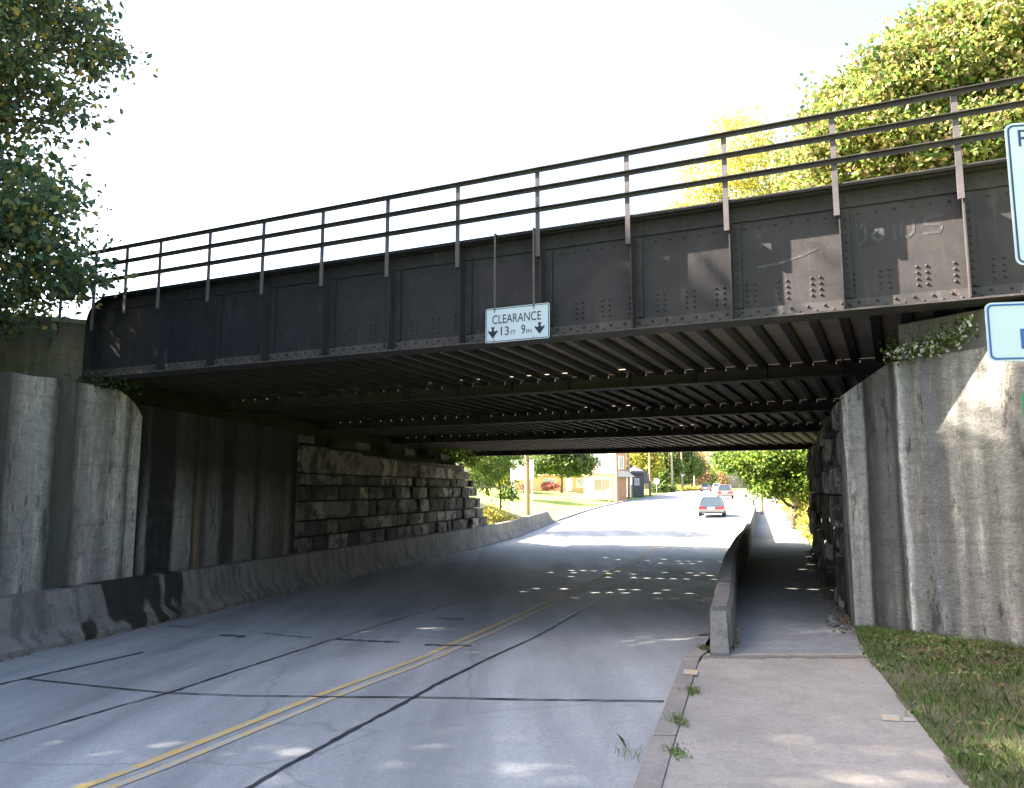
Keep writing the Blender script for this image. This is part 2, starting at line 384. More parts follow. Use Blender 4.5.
# ------------------------------------------------------------------ road, ground, walks
YS = list(np.arange(-40, 0, 4)) + list(np.arange(0, 44, .5)) + list(np.arange(44, 110, 2)) + [112, 116, 120, 130, 143, 160, 180, 200, 230, 260, 300, 400, 600, 900]
def strip(name, xa, xb, za, zb, n, mat, dz=0, ys=YS, kind='structure', bumpf=None):
    V = []; Fc = []
    for Y in ys:
        for k in range(n + 1):
            u = k / n; V.append((xa(Y) * (1 - u) + xb(Y) * u, Y, za(Y) * (1 - u) + zb(Y) * u + dz + (bumpf(u, Y) if bumpf else 0)))
    for i in range(len(ys) - 1):
        for k in range(n):
            a = i * (n + 1) + k; Fc.append((a, a + 1, a + n + 2, a + n + 1))
    mb = MB(); mb.add(V, Fc); return tag(mb.build(name, mat, smooth=True, fix=False), kind=kind)
strip('road', XL, XR, ZL, ZR, 16, M['road'])
XC = lambda y: XR(y) + (.17 if y < 8.41 else .24)
NEAR = [y for y in YS if y <= 8.0]; FAR = [8.0] + [y for y in YS if y > 8.0]

def slab_strip(name, xa, xb, z, thick, mat, ys, sub=1, parent=None):
    mb = MB(); n = len(ys)
    for Y in ys: mb.v += [(xa(Y), Y, z(Y) - thick), (xa(Y), Y, z(Y)), (xb(Y), Y, z(Y)), (xb(Y), Y, z(Y) - thick)]
    for i in range(n - 1):
        b = i * 4
        for k in range(3): mb.f.append((b + k, b + k + 1, b + k + 5, b + k + 4)); mb.mi.append(0)
    mb.f += [(0, 1, 2, 3), (4 * n - 1, 4 * n - 2, 4 * n - 3, 4 * n - 4)]; mb.mi += [0, 0]
    return mb.build(name, mat, parent)
# kerb in lengths with open joints
kerb = MB(); y = -12.0
cuts = [-40, -22, -12, -6, -3.1, -.2, 2.5, 5.35, 7.78, 8.3]
for a, b in zip(cuts, cuts[1:]):
    a2 = a + .012; b2 = b - .012
    P = lambda X, Y, z: (X, Y, z)
    kerb.hexa([(XR(a2), a2, -.3), (XR(a2) + .165, a2, -.3), (XR(b2) + .165, b2, -.3), (XR(b2), b2, -.3),
               (XR(a2) + .02, a2, .012), (XR(a2) + .165, a2, .012), (XR(b2) + .165, b2, .012), (XR(b2) + .02, b2, .012)])
tag(kerb.build('kerb', M['curb']), kind='structure')
wk = slab_strip('sidewalk', lambda y: XR(y) + .17, XG, ZS, .2, M['walk'], NEAR); tag(wk, kind='structure')
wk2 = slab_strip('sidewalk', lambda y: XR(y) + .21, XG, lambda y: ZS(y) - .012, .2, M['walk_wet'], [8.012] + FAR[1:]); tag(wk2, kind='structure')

# terrain sheet following the corridor
def lawn(Y, d):
    """height of the ground left of the road at distance d from its edge"""
    base = ZL(Y) - .02
    s = min(1, max(0, d / 26)); s = s * s * (3 - 2 * s)
    k = min(1, max(0, (Y - 44) / 16)); hi = 1.75 - base if Y > 44 else 0
    return base + s * hi * k
LO = [900, 400, 200, 120, 80, 60, 46, 36, 28, 22, 18, 14, 11, 8, 6, 4.5, 3, 2, 1, .4, .0]
RO = [.0, 1, 3, 6, 10, 16, 25, 40, 80, 200, 500, 900]
V = []; Fc = []
gys = [-60] + YS + [1500, 2500]
for Y in gys:
    Yc = min(900, max(-40, Y)); sc = 1
    row = []
    for d in LO: row.append((XL(Yc) - d, Y, lawn(Yc, d) - (.16 if d == 0 else .03) + (0 if d < 3 else .12 * math.sin(d * .7 + Y * .31))))
    row.append((XL(Yc) + .4, Y, ZL(Yc) - .25)); row.append(((XL(Yc) + XR(Yc)) / 2, Y, (ZL(Yc) + ZR(Yc)) / 2 - .3)); row.append((XR(Yc) - .3, Y, ZR(Yc) - .3))
    for d in RO: row.append((XG(Yc) + d, Y, ZS(Yc) - (.06 if d < 2 else .0) + min(1.5, d * .03)))
    nc = len(row); V += row
for i in range(len(gys) - 1):
    for k in range(nc - 1):
        a = i * nc + k; Fc.append((a, a + 1, a + nc + 1, a + nc))
mb = MB(); mb.add(V, Fc); tag(mb.build('ground', M['grassland'], smooth=True, fix=False), kind='structure')

# paint and sealant laid on the road
def road_line(name, pix=None, width=.1, mat=None, off=0, dz=.006, pts=None, ragged=0):
    P = pts or [on_road(*p) for p in pix]
    Q = []
    for a, b in zip(P, P[1:]):
        n = max(1, int((b - a).length / .09))
        for k in range(n): Q.append(a.lerp(b, k / n))
    Q.append(P[-1]); V = []; Fc = []
    for i, q in enumerate(Q):
        d = (Q[min(i + 1, len(Q) - 1)] - Q[max(0, i - 1)]); d.z = 0; d.normalize(); nrm = Vector((d.y, -d.x, 0))
        wgt = width * (1 + ragged * random.uniform(-1, 1)); jit = ragged * width * random.uniform(-.5, .5)
        for s in (-1, 1):
            p = q + nrm * (off + jit + s * wgt / 2); V.append((p.x, p.y, road_z(p.x, p.y) + dz))
    for i in range(len(Q) - 1): Fc.append((2 * i, 2 * i + 1, 2 * i + 3, 2 * i + 2))
    mb = MB(); mb.add(V, Fc); return tag(mb.build(name, mat, fix=False), kind='structure')
YEL = [(95, 783), (141.5, 766), (340, 688), (420, 658.5), (453, 643.4), (510, 618.8), (567.7, 592.8), (633, 560)]
yp = [on_road(*p) for p in YEL]; dd = (yp[-1] - yp[-3]).normalized(); yp.append(yp[-1] + dd * 12)
yp.insert(0, yp[0] - (yp[1] - yp[0]).normalized() * 8)
road_line('centre_line', width=.1, mat=M['yellow'], pts=yp)
road_line('centre_line', width=.085, mat=M['yellow_faded'], pts=yp, off=.2)
SEAM = [(205, 815), (287, 766), (414, 698), (470, 668), (532, 639), (590, 605), (625, 583)]
road_line('tar_seam', SEAM[:4], .042, M['tar'], ragged=.4, dz=.008)
road_line('tar_seam', SEAM[3:], .03, M['tar'], ragged=.45, dz=.008)
road_line('pale_line', [(560, 622), (590, 604.5), (660, 559.5), (690, 533), (705, 519)], .05, M['pale_worn'], dz=.009)  # pale strip carrying on along the seam
road_line('tar_seam', [(-40, 753), (0, 741.5), (60, 724)], .02, M['tar'], ragged=.3, dz=.008)
road_line('tar_seam', [(60, 724), (168, 693.5), (328, 641)], .035, M['tar'], ragged=.45, dz=.008)
road_line('tar_seam', [(328, 641), (410, 616), (490, 593)], .022, M['tar'], ragged=.3, dz=.008)
road_line('pale_line', [(500, 589), (553, 567)], .06, M['pale_worn'])
road_line('tar_seam', [(24.6, 679), (100, 687), (168, 693.5), (246, 696.4), (330, 697.5), (414, 698), (540, 700.5), (664, 702)], .03, M['tar'], ragged=.3, dz=.010)
road_line('tar_seam', [(-10, 687), (24.6, 679), (70, 669), (143.5, 652.5)], .06, M['tar'], ragged=.35, dz=.008)
for a, b, wd in [((336, 639), (400, 642.5), .09), ((221, 635), (246, 637), .09), ((262, 633), (310, 638), .03), ((424, 645), (472, 646), .08), ((436, 618.5), (464, 619), .1), 
                 ((170, 626), (196, 627), .05), ((700, 636), (712, 634), .2)]:
    road_line('tar_patch', [a, ((a[0] + b[0]) / 2, (a[1] + b[1]) / 2 + .4), b], wd, M['patch'], ragged=.8, dz=.009)
# utility paint on the sidewalk and kerb
def mark(name, pix, z, mat, kind='structure'):
    P = [on_z(x, y, z) for x, y in pix]; mb = MB(); mb.add([(p.x, p.y, z) for p in P], [tuple(range(len(P)))])
    return tag(mb.build(name, mat), kind=kind)
mark('paint_mark', [(881, 714), (899, 715), (900, 721), (883, 720)], .005, M['orange_mark'])
mark('paint_mark', [(903, 717), (914, 718), (915, 721), (904, 721)], .005, M['orange_mark'])
mark('paint_mark', [(684, 669), (698, 670), (697, 675), (683, 674)], .017, M['orange_mark'])

top = [(702 + k * 6.5, 655.2 + random.uniform(-.5, .5)) for k in range(26)]; bot = [(704 + k * 6.5, 657.6 + random.uniform(-.7, .9)) for k in range(26)]
P = [on_z(x, y, .004) for x, y in top] + [on_z(x, y, .004) for x, y in bot]
mb = MB(); mb.add([(p.x, p.y, .004) for p in P], [(k, k + 1, k + 27, k + 26) for k in range(25)]); tag(mb.build('dirt_stain', M['dirt'], fix=False), kind='structure')
# ------------------------------------------------------------------ bridge
A0 = Vector((-7.4, 13.83, 0)); D = Vector((.903, -.430, 0)).normalized(); N = Vector((.430, .903, 0)).normalized()
def B(s, n, z): p = A0 + D * s + N * n; return (p.x, p.y, z)
NFAR = 22.1
zb = lambda n: 3.5 - .42 * max(0, n) / NFAR
S0, S1 = 0.0, 19.5
br = empty('railway_bridge', A0 + D * 7, 'black riveted steel plate girder railway bridge crossing over the road', 'bridge')
POSTS = [1.83, 2.94, 4.06, 5.20, 6.35, 7.49, 8.67, 9.87, 11.05, 12.23, 13.42, 14.6, 15.8, 17.0, 18.2]
def rivet(mb, s, n, z, r=.0185, nr=Vector((0, 0, 0)), seg=6):
    # low dome pointing out of the web towards -n
    vs = []; 
    for k in range(seg):
        a = 2 * math.pi * k / seg; vs.append(B(s + r * math.cos(a), n, z + r * math.sin(a)))
    for k in range(seg):
        a = 2 * math.pi * k / seg; vs.append(B(s + .62 * r * math.cos(a), n - r * .62, z + .62 * r * math.sin(a)))
    vs.append(B(s, n - r * .8, z))
    fs = [(k, (k + 1) % seg, (k + 1) % seg + seg, k + seg) for k in range(seg)] + [(k + seg, (k + 1) % seg + seg, 2 * seg) for k in range(seg)]
    mb.add(vs, fs)
ZT = 4.87
def plate_girder():
    # web with rounded upper left corner
    g = MB(); rr = .42
    prof = [(S0, 3.5), (S0, ZT - rr)] + [(S0 + rr - rr * math.cos(a), ZT - rr + rr * math.sin(a)) for a in np.linspace(0, math.pi / 2, 9)[1:]] + [(S1, ZT), (S1, 3.5)]
    g.prism(prof, lambda a, b: B(a, -.01, b), lambda a, b: B(a, .01, b))
    rv = g
    pitch = .0885
    s = S0 + .1
    k = 0
    while s < 15.0:
        rivet(rv, s, -.035, 3.5 + .045 + (.055 if k % 2 else 0)); k += 1
        if s > .6: rivet(rv, s, -.035, ZT - .075 - (.055 if k % 2 else 0), .013)
        s += pitch
    # clusters where the floor troughs connect, and a row under the top angle
    s = .35
    while s < 15:
        for q in range(4):
            for c in (-.045, .045):
                if all(abs(s + c - p) > .03 for p in POSTS): rivet(rv, s + c, -.01, 3.73 + q * .066)
        s += .352
    s = .3
    while s < 15:
        if s > .5: rivet(rv, s, -.01, 4.60, .0185)
        s += .176
    for z in np.arange(3.62, 4.5, .09): rivet(rv, .06, -.01, z); rivet(rv, .17, -.01, z)
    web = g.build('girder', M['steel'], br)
    tf = MB()
    tf.box((S0 + .35, -.21, ZT + .0), (S1, .21, ZT + .02), B)       # cover plate
    tf.box((S0 + .9, -.22, ZT + .02), (S1, .22, ZT + .036), B)
    tf.box((S0 + .35, -.13, ZT - .014), (S1, -.0105, ZT), B)
    tf.box((S0 + .38, -.035, ZT - .19), (S1, -.0105, ZT - .014), B)
    tf.box((S0 + .35, .0105, ZT - .19), (S1, .03, ZT), B)
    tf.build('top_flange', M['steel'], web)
    # curved end plate
    ep = MB(); arc = [(S0, 3.5)] + [(S0, ZT - rr)] + [(S0 + rr - rr * math.cos(a), ZT - rr + rr * math.sin(a)) for a in np.linspace(0, math.pi / 2, 9)[1:]]
    for p, q in zip(arc, arc[1:]):
        d = Vector((q[0] - p[0], q[1] - p[1])).normalized(); nn = (-d.y * .015, d.x * .015)
        ep.hexa([B(p[0], -.15, p[1]), B(p[0], .15, p[1]), B(q[0], .15, q[1]), B(q[0], -.15, q[1]),
                 B(p[0] + nn[0], -.15, p[1] + nn[1]), B(p[0] + nn[0], .15, p[1] + nn[1]), B(q[0] + nn[0], .15, q[1] + nn[1]), B(q[0] + nn[0], -.15, q[1] + nn[1])])
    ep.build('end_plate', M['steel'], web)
    bf = MB(); bf.box((S0, -.2, 3.482), (S1, .2, 3.499), B); bf.box((S0, -.16, 3.499), (S1, -.0105, 3.512), B)
    bf.box((S0 + .02, -.035, 3.512), (S1, -.0105, 3.64), B)
    bf.build('bottom_flange', M['flange'], web)
    for p in POSTS:
        st = MB(); d = .0
        st.box((p - .006 + .02, -.20, 3.5125), (p + .008 + .02, -.0355, 4.66), B)   # outstanding leg
        st.box((p + .028, -.046, 3.65), (p + .12, -.0105, 4.66), B)
        for z in np.arange(3.58, 4.62, .087):
            rivet(st, p + .075, -.046, z, .015)
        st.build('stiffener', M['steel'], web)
    return web
plate_girder()
def scribble():
    f = lambda s, z: B(s, -.0125, z)
    gm = mat_paint('faded chalk paint', (.1, .1, .11), .53)
    web = [o for o in br.children if o.name == 'girder'][0]
    strokes = [[(12.45, 4.42), (12.5, 4.5), (12.5, 4.3), (12.42, 4.24)], [(12.62, 4.4), (12.56, 4.33), (12.62, 4.25), (12.7, 4.33), (12.64, 4.41)], [(12.78, 4.42), (12.79, 4.25)],
               [(12.86, 4.44), (12.85, 4.3), (12.92, 4.26), (12.97, 4.32), (12.98, 4.45)], [(13.25, 4.46), (13.1, 4.45), (13.07, 4.38), (13.24, 4.36), (13.22, 4.28), (13.05, 4.28)], [(11.35, 4.12), (11.6, 4.14), (11.85, 4.2), (12.0, 4.26)]]
    for stq in strokes:
        m = MB()
        for (a, b) in zip(stq, stq[1:]):
            d = Vector((b[0] - a[0], b[1] - a[1])).normalized() * .014; q = (-d.y, d.x)
            m.add([f(a[0] + q[0] - d.x * .5, a[1] + q[1]), f(a[0] - q[0] - d.x * .5, a[1] - q[1]), f(b[0] - q[0], b[1] - q[1]), f(b[0] + q[0], b[1] + q[1])], [(0, 1, 2, 3)])
        m.build('graffiti_stroke', gm, web)
scribble()
# handrail on the girder
hr = MB(); hr.box((-1.2, -.13, 4.2), (-1.19, -.12, 4.21), B)
rail_anchor = empty('railing', A0 + D * 7 - A0 - D * 7, None, None); rail_anchor.parent = br; rail_anchor.location = (0, 0, 4.5)
for zr in (5.70, 5.445, 5.165):
    m = MB(); m.box((-.75, -.245, zr - .045), (S1, -.235, zr + .012), B); m.box((-.75, -.285, zr + .002), (S1, -.2455, zr + .012), B)
    m.build('rail', M['steel_rail'], rail_anchor)
for p in [-.62, .25, 1.03] + POSTS[0:]:
    if p == 1.83: pass
    m = MB(); zt = 5.69; z0 = 4.54 if p > .9 else 4.3
    m.box((p - .035, -.19, z0 + .22), (p + .03, -.1765, zt), B) if False else None
    m.box((p - .03, -.2345, z0), (p + .03, -.2225, zt), B); m.box((p - .03, -.222, z0 + .003), (p - .019, -.18, zt - .003), B)
    if p > .9: m.box((p - .04, -.186, z0 - .03), (p + .04, -.165, 4.86 - .05), B) if False else None
    m.build('railing_post', M['steel_post'], rail_anchor)
# cross bays: longitudinal under beams and corrugated trough floor
def beam_n(px, py):
    lo, hi = .5, 30
    for _ in range(50):
        mid = (lo + hi) / 2; P = on_z(px, py, zb(mid)); n = (P - A0).dot(N)
        if n > mid: lo = mid
        else: hi = mid
    return mid
BN = [beam_n(700, 383), beam_n(700, 415), beam_n(700, 434.5), NFAR]
edges = [0] + BN
def span(n):                            # the opening between the abutments at offset n
    return -0.5 - .2 * n, 17.5
for i, n in enumerate(BN):
    m = MB(); z = zb(n); sa, sb = span(n)
    m.box((sa, n - .17, z - .018), (sb, n + .17, z), B); m.box((sa, n - .012, z), (sb, n + .012, z + (.42 if i < 3 else 1.25)), B)
    m.box((sa, n - .1, z), (sb, n - .0125, z + .012), B); m.box((sa, n + .0125, z), (sb, n + .1, z + .012), B)
    for s in np.arange(sa + .4, sb, 1.18):
        m.box((s, n - .14, z + .0125), (s + .012, n - .013, z + .26), B)
    m.build('floor_girder', M['under_dark'], br)
SLOT_ROWS = [.75, 1.9]
for i in range(4):
    n0 = edges[i] + .02; n1 = edges[i + 1] - .02
    # corrugated steel floor: high pans and low flanges, tiny daylight slots beside every girder
    lows = MB(); pans = MB(); pit = .352; s = -0.2 - pit * math.ceil((.2 * n1 + .4) / pit); k = 0
    zz = lambda n: zb(n) + .19
    while s < 17.4:
        a = s; b = s + .12; c = s + pit
        slots = [n0 + .55, n0 + 1.3, n1 - .5] if i else [n0 + .9, n1 - .5]
        def piece(mb, x0, x1, na, nb, dz0, dz1):
            nb = max(nb, na + .01)
            if x0 < -.4: na = max(na, (-x0 - .9) / .2)
            if na >= nb: return
            p = [B(x0, na, zz(na) + dz0), B(x1, na, zz(na) + dz0), B(x1, nb, zz(nb) + dz0), B(x0, nb, zz(nb) + dz0),
                 B(x0, na, zz(na) + dz1), B(x1, na, zz(na) + dz1), B(x1, nb, zz(nb) + dz1), B(x0, nb, zz(nb) + dz1)]
            mb.hexa(p)
        piece(lows, a, a + .012, n0, n1, .008, .055); piece(lows, b - .012, b, n0, n1, .008, .055)
        piece(lows, a + .005, b - .005, n0, n1, -.012, .008)
        lo = b + .003; hi = c - .003
        cut = n0
        for q in sorted(slots):
            if random.random() < .36 and 0 - .18 * n0 < s < 8.5 - .1 * n0:
                piece(pans, b - .03, c + .03, cut, q, .0555, .07); cut = q + random.uniform(.05, .11)
        piece(pans, b - .03, c + .03, cut, n1, .0555, .07)
        s += pit
    pan_o = pans.build('trough_floor', M['under'], br)
    lows.build('trough_ribs', M['under_dark'], pan_o)
# ------------------------------------------------------------------ clearance sign on the girder
def text_mesh(body, size, sx=1.0, font_bold=.0):
    cu = bpy.data.curves.new('lettering', 'FONT'); cu.body = body; cu.size = size; cu.offset = font_bold; cu.align_x = 'LEFT'
    ob = bpy.data.objects.new('lettering', cu); C.objects.link(ob)
    dg = bpy.context.evaluated_depsgraph_get(); dg.update()
    me = bpy.data.meshes.new_from_object(ob.evaluated_get(dg)); C.objects.unlink(ob); bpy.data.objects.remove(ob)
    xs = [v.co.x for v in me.vertices]; x0, x1 = min(xs), max(xs)
    return me, x0, x1
def put_text(body, x, y, width, height, fr, mat, parent, name='lettering', bold=.004):
    """lettering fitted into a width x height box whose lower left corner is x,y on the sign face"""
    me, x0, x1 = text_mesh(body, 1.0, font_bold=0)
    ys = [v.co.y for v in me.vertices]; y0, y1 = min(ys), max(ys)
    mb = MB(); vs = [fr(x + (v.co.x - x0) / (x1 - x0) * width, y + (v.co.y - y0) / (y1 - y0) * height) for v in me.vertices]
    mb.add(vs, [tuple(p.vertices) for p in me.polygons]); return mb.build(name, mat, parent)
def rrect(w_, h_, r, n=5, x=0, y=0):
    P = []
    for cx, cy, a0 in ((w_ - r, h_ - r, 0), (r, h_ - r, 90), (r, r, 180), (w_ - r, r, 270)):
        for k in range(n + 1):
            a = R(a0 + 90 * k / n); P.append((x + cx + r * math.cos(a), y + cy + r * math.sin(a)))
    return P
def frame_ring(mb, outer, inner, fr):
    n = len(outer); mb.add([fr(*p) for p in outer] + [fr(*p) for p in inner], [(i, (i + 1) % n, (i + 1) % n + n, i + n) for i in range(n)])
SG = (7.94, 3.455)
tilt = .0
def SF(d): return lambda a, b: B(SG[0] + a, -.27 - d + b * .02, SG[1] + b)
sg = empty('clearance_sign', B(SG[0] + .45, -.27, SG[1]), 'white CLEARANCE 13 FT 9 IN sign hung on the black bridge girder', 'sign')
m = MB(); m.prism(rrect(.905, .455, .03), SF(0), SF(-.004)); pn = m.build('panel', M['signw'], sg)
m = MB(); frame_ring(m, rrect(.885, .435, .025, x=.01, y=.01), rrect(.867, .417, .02, x=.019, y=.019), SF(.003)); m.build('border', M['sign_blk'], pn)
put_text('CLEARANCE', .10, .245, .69, .115, SF(.003), M['sign_blk'], pn)
put_text('13', .225, .085, .115, .115, SF(.003), M['sign_blk'], pn)
put_text('FT', .365, .088, .07, .052, SF(.003), M['sign_blk'], pn)
put_text('9', .515, .085, .055, .115, SF(.003), M['sign_blk'], pn)
put_text('IN', .588, .088, .07, .052, SF(.003), M['sign_blk'], pn)
for cx in (.11, .77):
    m = MB(); z0 = .055 if cx < .5 else .062
    P = [(0, 0), (.068, .085), (.068, .105), (.022, .09), (.012, .12), (.03, .15), (-.03, .15), (-.012, .12), (-.022, .09), (-.068, .105), (-.068, .085)]
    m.add([SF(.003)(cx + a, z0 + b) for a, b in P], [(0, 1, 3), (1, 2, 3), (0, 3, 8), (0, 8, 10), (8, 9, 10), (3, 4, 7), (3, 7, 8), (4, 5, 6), (4, 6, 7)]); m.build('arrow', M['sign_blk'], pn)
for cx in (.13, .685):
    m = MB(); f0 = lambda a, n, z: B(SG[0] + a, n, z)
    m.box((cx - .012, -.262, 3.50), (cx + .012, -.252, 4.92), f0); m.box((cx - .012, -.2545, 4.905), (cx + .012, -.1, 4.915), f0)
    m.build('hanger_bar', M['steel_post'], sg)
    for z in (.42, .04):
        m = MB(); m.tube([SF(.002)(cx, z), SF(.012)(cx, z)], .009, 8); m.build('bolt', M['alu'], pn)

# roadside signs at the right edge, on one post
def road_sign_set():
    root = empty('sign_post', (3.72, 5.25, -.02), 'galvanised post carrying three roadside signs beside the sidewalk at right', 'sign post')
    ax = Vector((.985, -.17, 0)).normalized(); o = Vector((0, 0, 0))
    m = MB(); m.box((3.68, 5.22, -.25), (3.74, 5.27, 3.95)); m.build('post', M['alu'], root)
    def panel(px, ytop, ybot, width, ink, r, bo, name):
        tl = on_plane(px, ytop); bl = on_plane(px, ybot)
        h = tl.z - bl.z; base = Vector((tl.x, tl.y, bl.z))
        nrm = Vector((ax.y, -ax.x, 0))
        fr = lambda d: (lambda a, b: tuple(base + ax * a + Vector((0, 0, b)) + nrm * d))
        m = MB(); m.prism(rrect(width, h, r), fr(0), fr(-.003)); p = m.build(name, M['signw'], root)
        m = MB(); frame_ring(m, rrect(width - 2 * bo, h - 2 * bo, r * .8, x=bo, y=bo), rrect(width - 2 * bo - .024, h - 2 * bo - .024, r * .6, x=bo + .012, y=bo + .012), fr(.003)); m.build('border', ink, p)
        return p, fr, h
    P0 = Vector((3.17, 5.06, 0)); nrm = Vector((ax.y, -ax.x, 0))
    def on_plane(x, y):
        d = Vector(ray(x, y)); e = Vector((0, 0, EYE)); t = (P0 - Vector((0, 0, 0))).dot(nrm) / d.dot(nrm); return e + d * t
    p, fr, h = panel(1004, 124, 266, .76, M['sign_navy'], .05, .014, 'regulatory_panel')
    put_text('R', .078, h - .165, .085, .115, fr(.003), M['sign_navy'], p)
    p, fr, h = panel(984, 303, 362, .66, M['sign_blue'], .045, .012, 'route_panel')
    m = MB(); m.add([fr(.003)(*q) for q in [(.2, .08), (.47, .08), (.47, .21), (.2, .21)]], [(0, 1, 2, 3)]); m.build('blue_block', M['sign_blue'], p)
    m = MB(); m.add([fr(.0045)(*q) for q in [(.22, .1), (.245, .1), (.245, .19), (.22, .19)]], [(0, 1, 2, 3)]); m.build('emblem', M['signw'], p)
    a = on_plane(1021.5, 392); b = on_plane(1022, 430)
    m = MB(); base = Vector((a.x, a.y, b.z)); h = a.z - b.z
    f2 = lambda d: (lambda u, v: tuple(base + ax * u + Vector((0, 0, v)) + nrm * d))
    m.prism(rrect(.5, h, .03), f2(0), f2(-.003)); m.build('green_panel', M['sign_green'], root)
road_sign_set()

# ------------------------------------------------------------------ walls
def wall_frame(p0, p1):
    p0 = Vector(p0); p1 = Vector(p1); d = (p1 - p0); L = d.length; d.normalize()
    return p0, d, L
def wall_obj(name, p0, p1, prof_top, z0, depth, side, mat, parent, n=40, rough=.012, rad=0):
    """a wall panel with its own local x along the wall; side=+1: thickness goes to the left of p0->p1"""
    p0 = Vector((*p0, 0)); p1 = Vector((*p1, 0)); d = p1 - p0; L = d.length; ang = math.atan2(d.y, d.x)
    mb = MB(); xs = np.linspace(0, L, n + 1); nz = 14
    V = []; Fc = []
    def face(x, k):
        zt = prof_top(x); z = z0 + (zt - z0) * k / nz
        dep = 0
        if rad: 
            e = max(0, rad - (L - x)) if side < 0 or rad > 0 else 0
            dep = rad - math.sqrt(max(0, rad * rad - e * e)) if e > 0 else 0
        j = rough * (math.sin(x * 3.1 + z * 1.7) * .5 + random.uniform(-.5, .5) * .4)
        return (x, side * (dep + j), z)
    for x in xs:
        for k in range(nz + 1): V.append(face(x, k))
    for i in range(n):
        for k in range(nz):
            a = i * (nz + 1) + k; Fc.append((a, a + 1, a + nz + 2, a + nz + 1))
    b = len(V)
    for x in xs: V += [(x, side * depth, z0), (x, side * depth, prof_top(x))]
    for i in range(n):
        Fc.append((i * (nz + 1) + nz, b + 2 * i + 1, b + 2 * i + 3, (i + 1) * (nz + 1) + nz))
        Fc.append((b + 2 * i, b + 2 * i + 1, b + 2 * i + 3, b + 2 * i + 2))
    for i in (0, n):
        Fc.append(tuple([i * (nz + 1) + k for k in range(nz + 1)] + [b + 2 * i + 1, b + 2 * i]))
    mb.add(V, Fc)
    o = mb.build(name, mat, None, smooth=False)
    o.location = p0; o.rotation_euler = (0, 0, ang)
    if parent is not None:
        o.parent = parent; o.location = p0 - origin(parent)
    return o
LW = lambda y: -7.62 + .2539 * (y - 11.45)          # face of the left wall
def left_y(px):                                     # where the sight line to px meets the left wall
    r = (px - 512) / F; return (-7.62 - .2539 * 11.45) / (r * 1.0 - .2539) if True else 0
def st(px, y0): return (left_y(px) - y0) * math.sqrt(1 + .2539 ** 2)
yA = 7.0; yB = left_y(141)
G = (.25, .225, .195); G2 = (.36, .33, .29); DK = (.03, .028, .024); PL = (.5, .46, .4); GR = (.05, .052, .037); BR = (.13, .1, .07)
LWm = mat_stained('stained wing wall', [(0, G), (st(-30, yA), DK), (st(5, yA), GR), (st(16, yA), G), (st(32, yA), G2), (st(46, yA), G2), (st(56, yA), GR), (st(66, yA), (.08, .08, .062)), (st(75, yA), (.07, .07, .054)), (st(82, yA), G), (st(92, yA), G2),
                       (st(108, yA), G), (st(117, yA), PL), (st(124, yA), PL), (st(129, yA), (.07, .065, .055)), (st(134, yA), PL), (st(150, yA), PL)], 0, 1, .3)
lw = empty('retaining_wall', (LW(10), 10, -.8), 'stained grey concrete wing wall left of the bridge with rounded edge', 'wall')
LWL = (yB - yA) * math.sqrt(1 + .2539 ** 2)
wall_obj('wall_face', (LW(yA), yA), (LW(yB), yB), lambda x: 3.33 + .012 * math.sin(x * 2.3) + .008 * math.sin(x * 9) - (.42 * max(0, (x - LWL + .75) / .75) ** 2.4), -1.2, .9, 1, LWm, lw, 70, .003, rad=.0)
# back wall block beside the girder end
bw = empty('parapet_block', (-8.2, 14.2, 3.37), 'weathered stone block beside the left end of the bridge girder', 'stone block')
m = MB(); m.hexa([(-9.3, 13.7, 3.365), (-7.62, 13.98, 3.365), (-7.72, 15.0, 3.365), (-9.3, 14.9, 3.365), (-9.25, 13.75, 4.62), (-7.58, 14.0, 4.5), (-7.7, 14.95, 4.5), (-9.25, 14.85, 4.6)])
m.build('block', mat_stained('lichened block', [(0, (.1, .095, .08)), (.6, (.22, .2, .18)), (1.1, (.13, .12, .1)), (1.6, (.25, .24, .22)), (2.5, (.2, .19, .17))], 0, 1, .5, boards=False), bw)
m = MB(); m.hexa([(-9.34, 13.66, 4.62), (-7.55, 13.95, 4.502), (-7.66, 15.0, 4.502), (-9.3, 14.9, 4.62), (-9.34, 13.66, 4.7), (-7.55, 13.95, 4.58), (-7.66, 15.0, 4.58), (-9.3, 14.9, 4.7)]); m.build('cap', M['wallc'], bw)

# left abutment: sooty concrete first, quarried stone further in, stepping down past the bridge
la = empty('stone_abutment', (LW(22), 22, -.8), 'dark stained stone and concrete abutment along the left side of the underpass', 'abutment')
yC = left_y(300)
DK2 = (.011, .009, .008)
AB = mat_stained('sooty stained concrete', [(0, DK2), (st(150, yB), DK2), (st(156, yB), (.3, .29, .27)), (st(159, yB), DK2), (st(181, yB), DK2), (st(184, yB), (.34, .32, .29)), (st(200, yB), (.24, .23, .21)), (st(202, yB), (.03, .025, .02)), (st(206, yB), (.26, .19, .12)),
                     (st(212, yB), (.06, .052, .045)), (st(216, yB), (.24, .23, .215)), (st(226, yB), (.2, .19, .17)), (st(230, yB), (.03, .027, .024)), (st(240, yB), (.05, .045, .04)), (st(243, yB), (.24, .22, .2)), (st(258, yB), (.2, .185, .165)), (st(262, yB), (.025, .022, .02)), (st(268, yB), (.22, .2, .18)), (st(288, yB), (.1, .09, .08)), (st(293, yB), (.25, .2, .14)), (st(297, yB), DK2), (st(301, yB), DK2)],
                .9, 2.1, .32, low=(.88, (.02, .018, .016)))
wall_obj('concrete_face', (LW(yB) - .12, yB), (LW(yC) - .05, yC), lambda x: 3.15 - .02 * x, -1.2, 1.0, 1, AB, la, 60, .004)
m = MB(); m.box((-.0, 0, 0), (.01, .01, .01)) if False else None
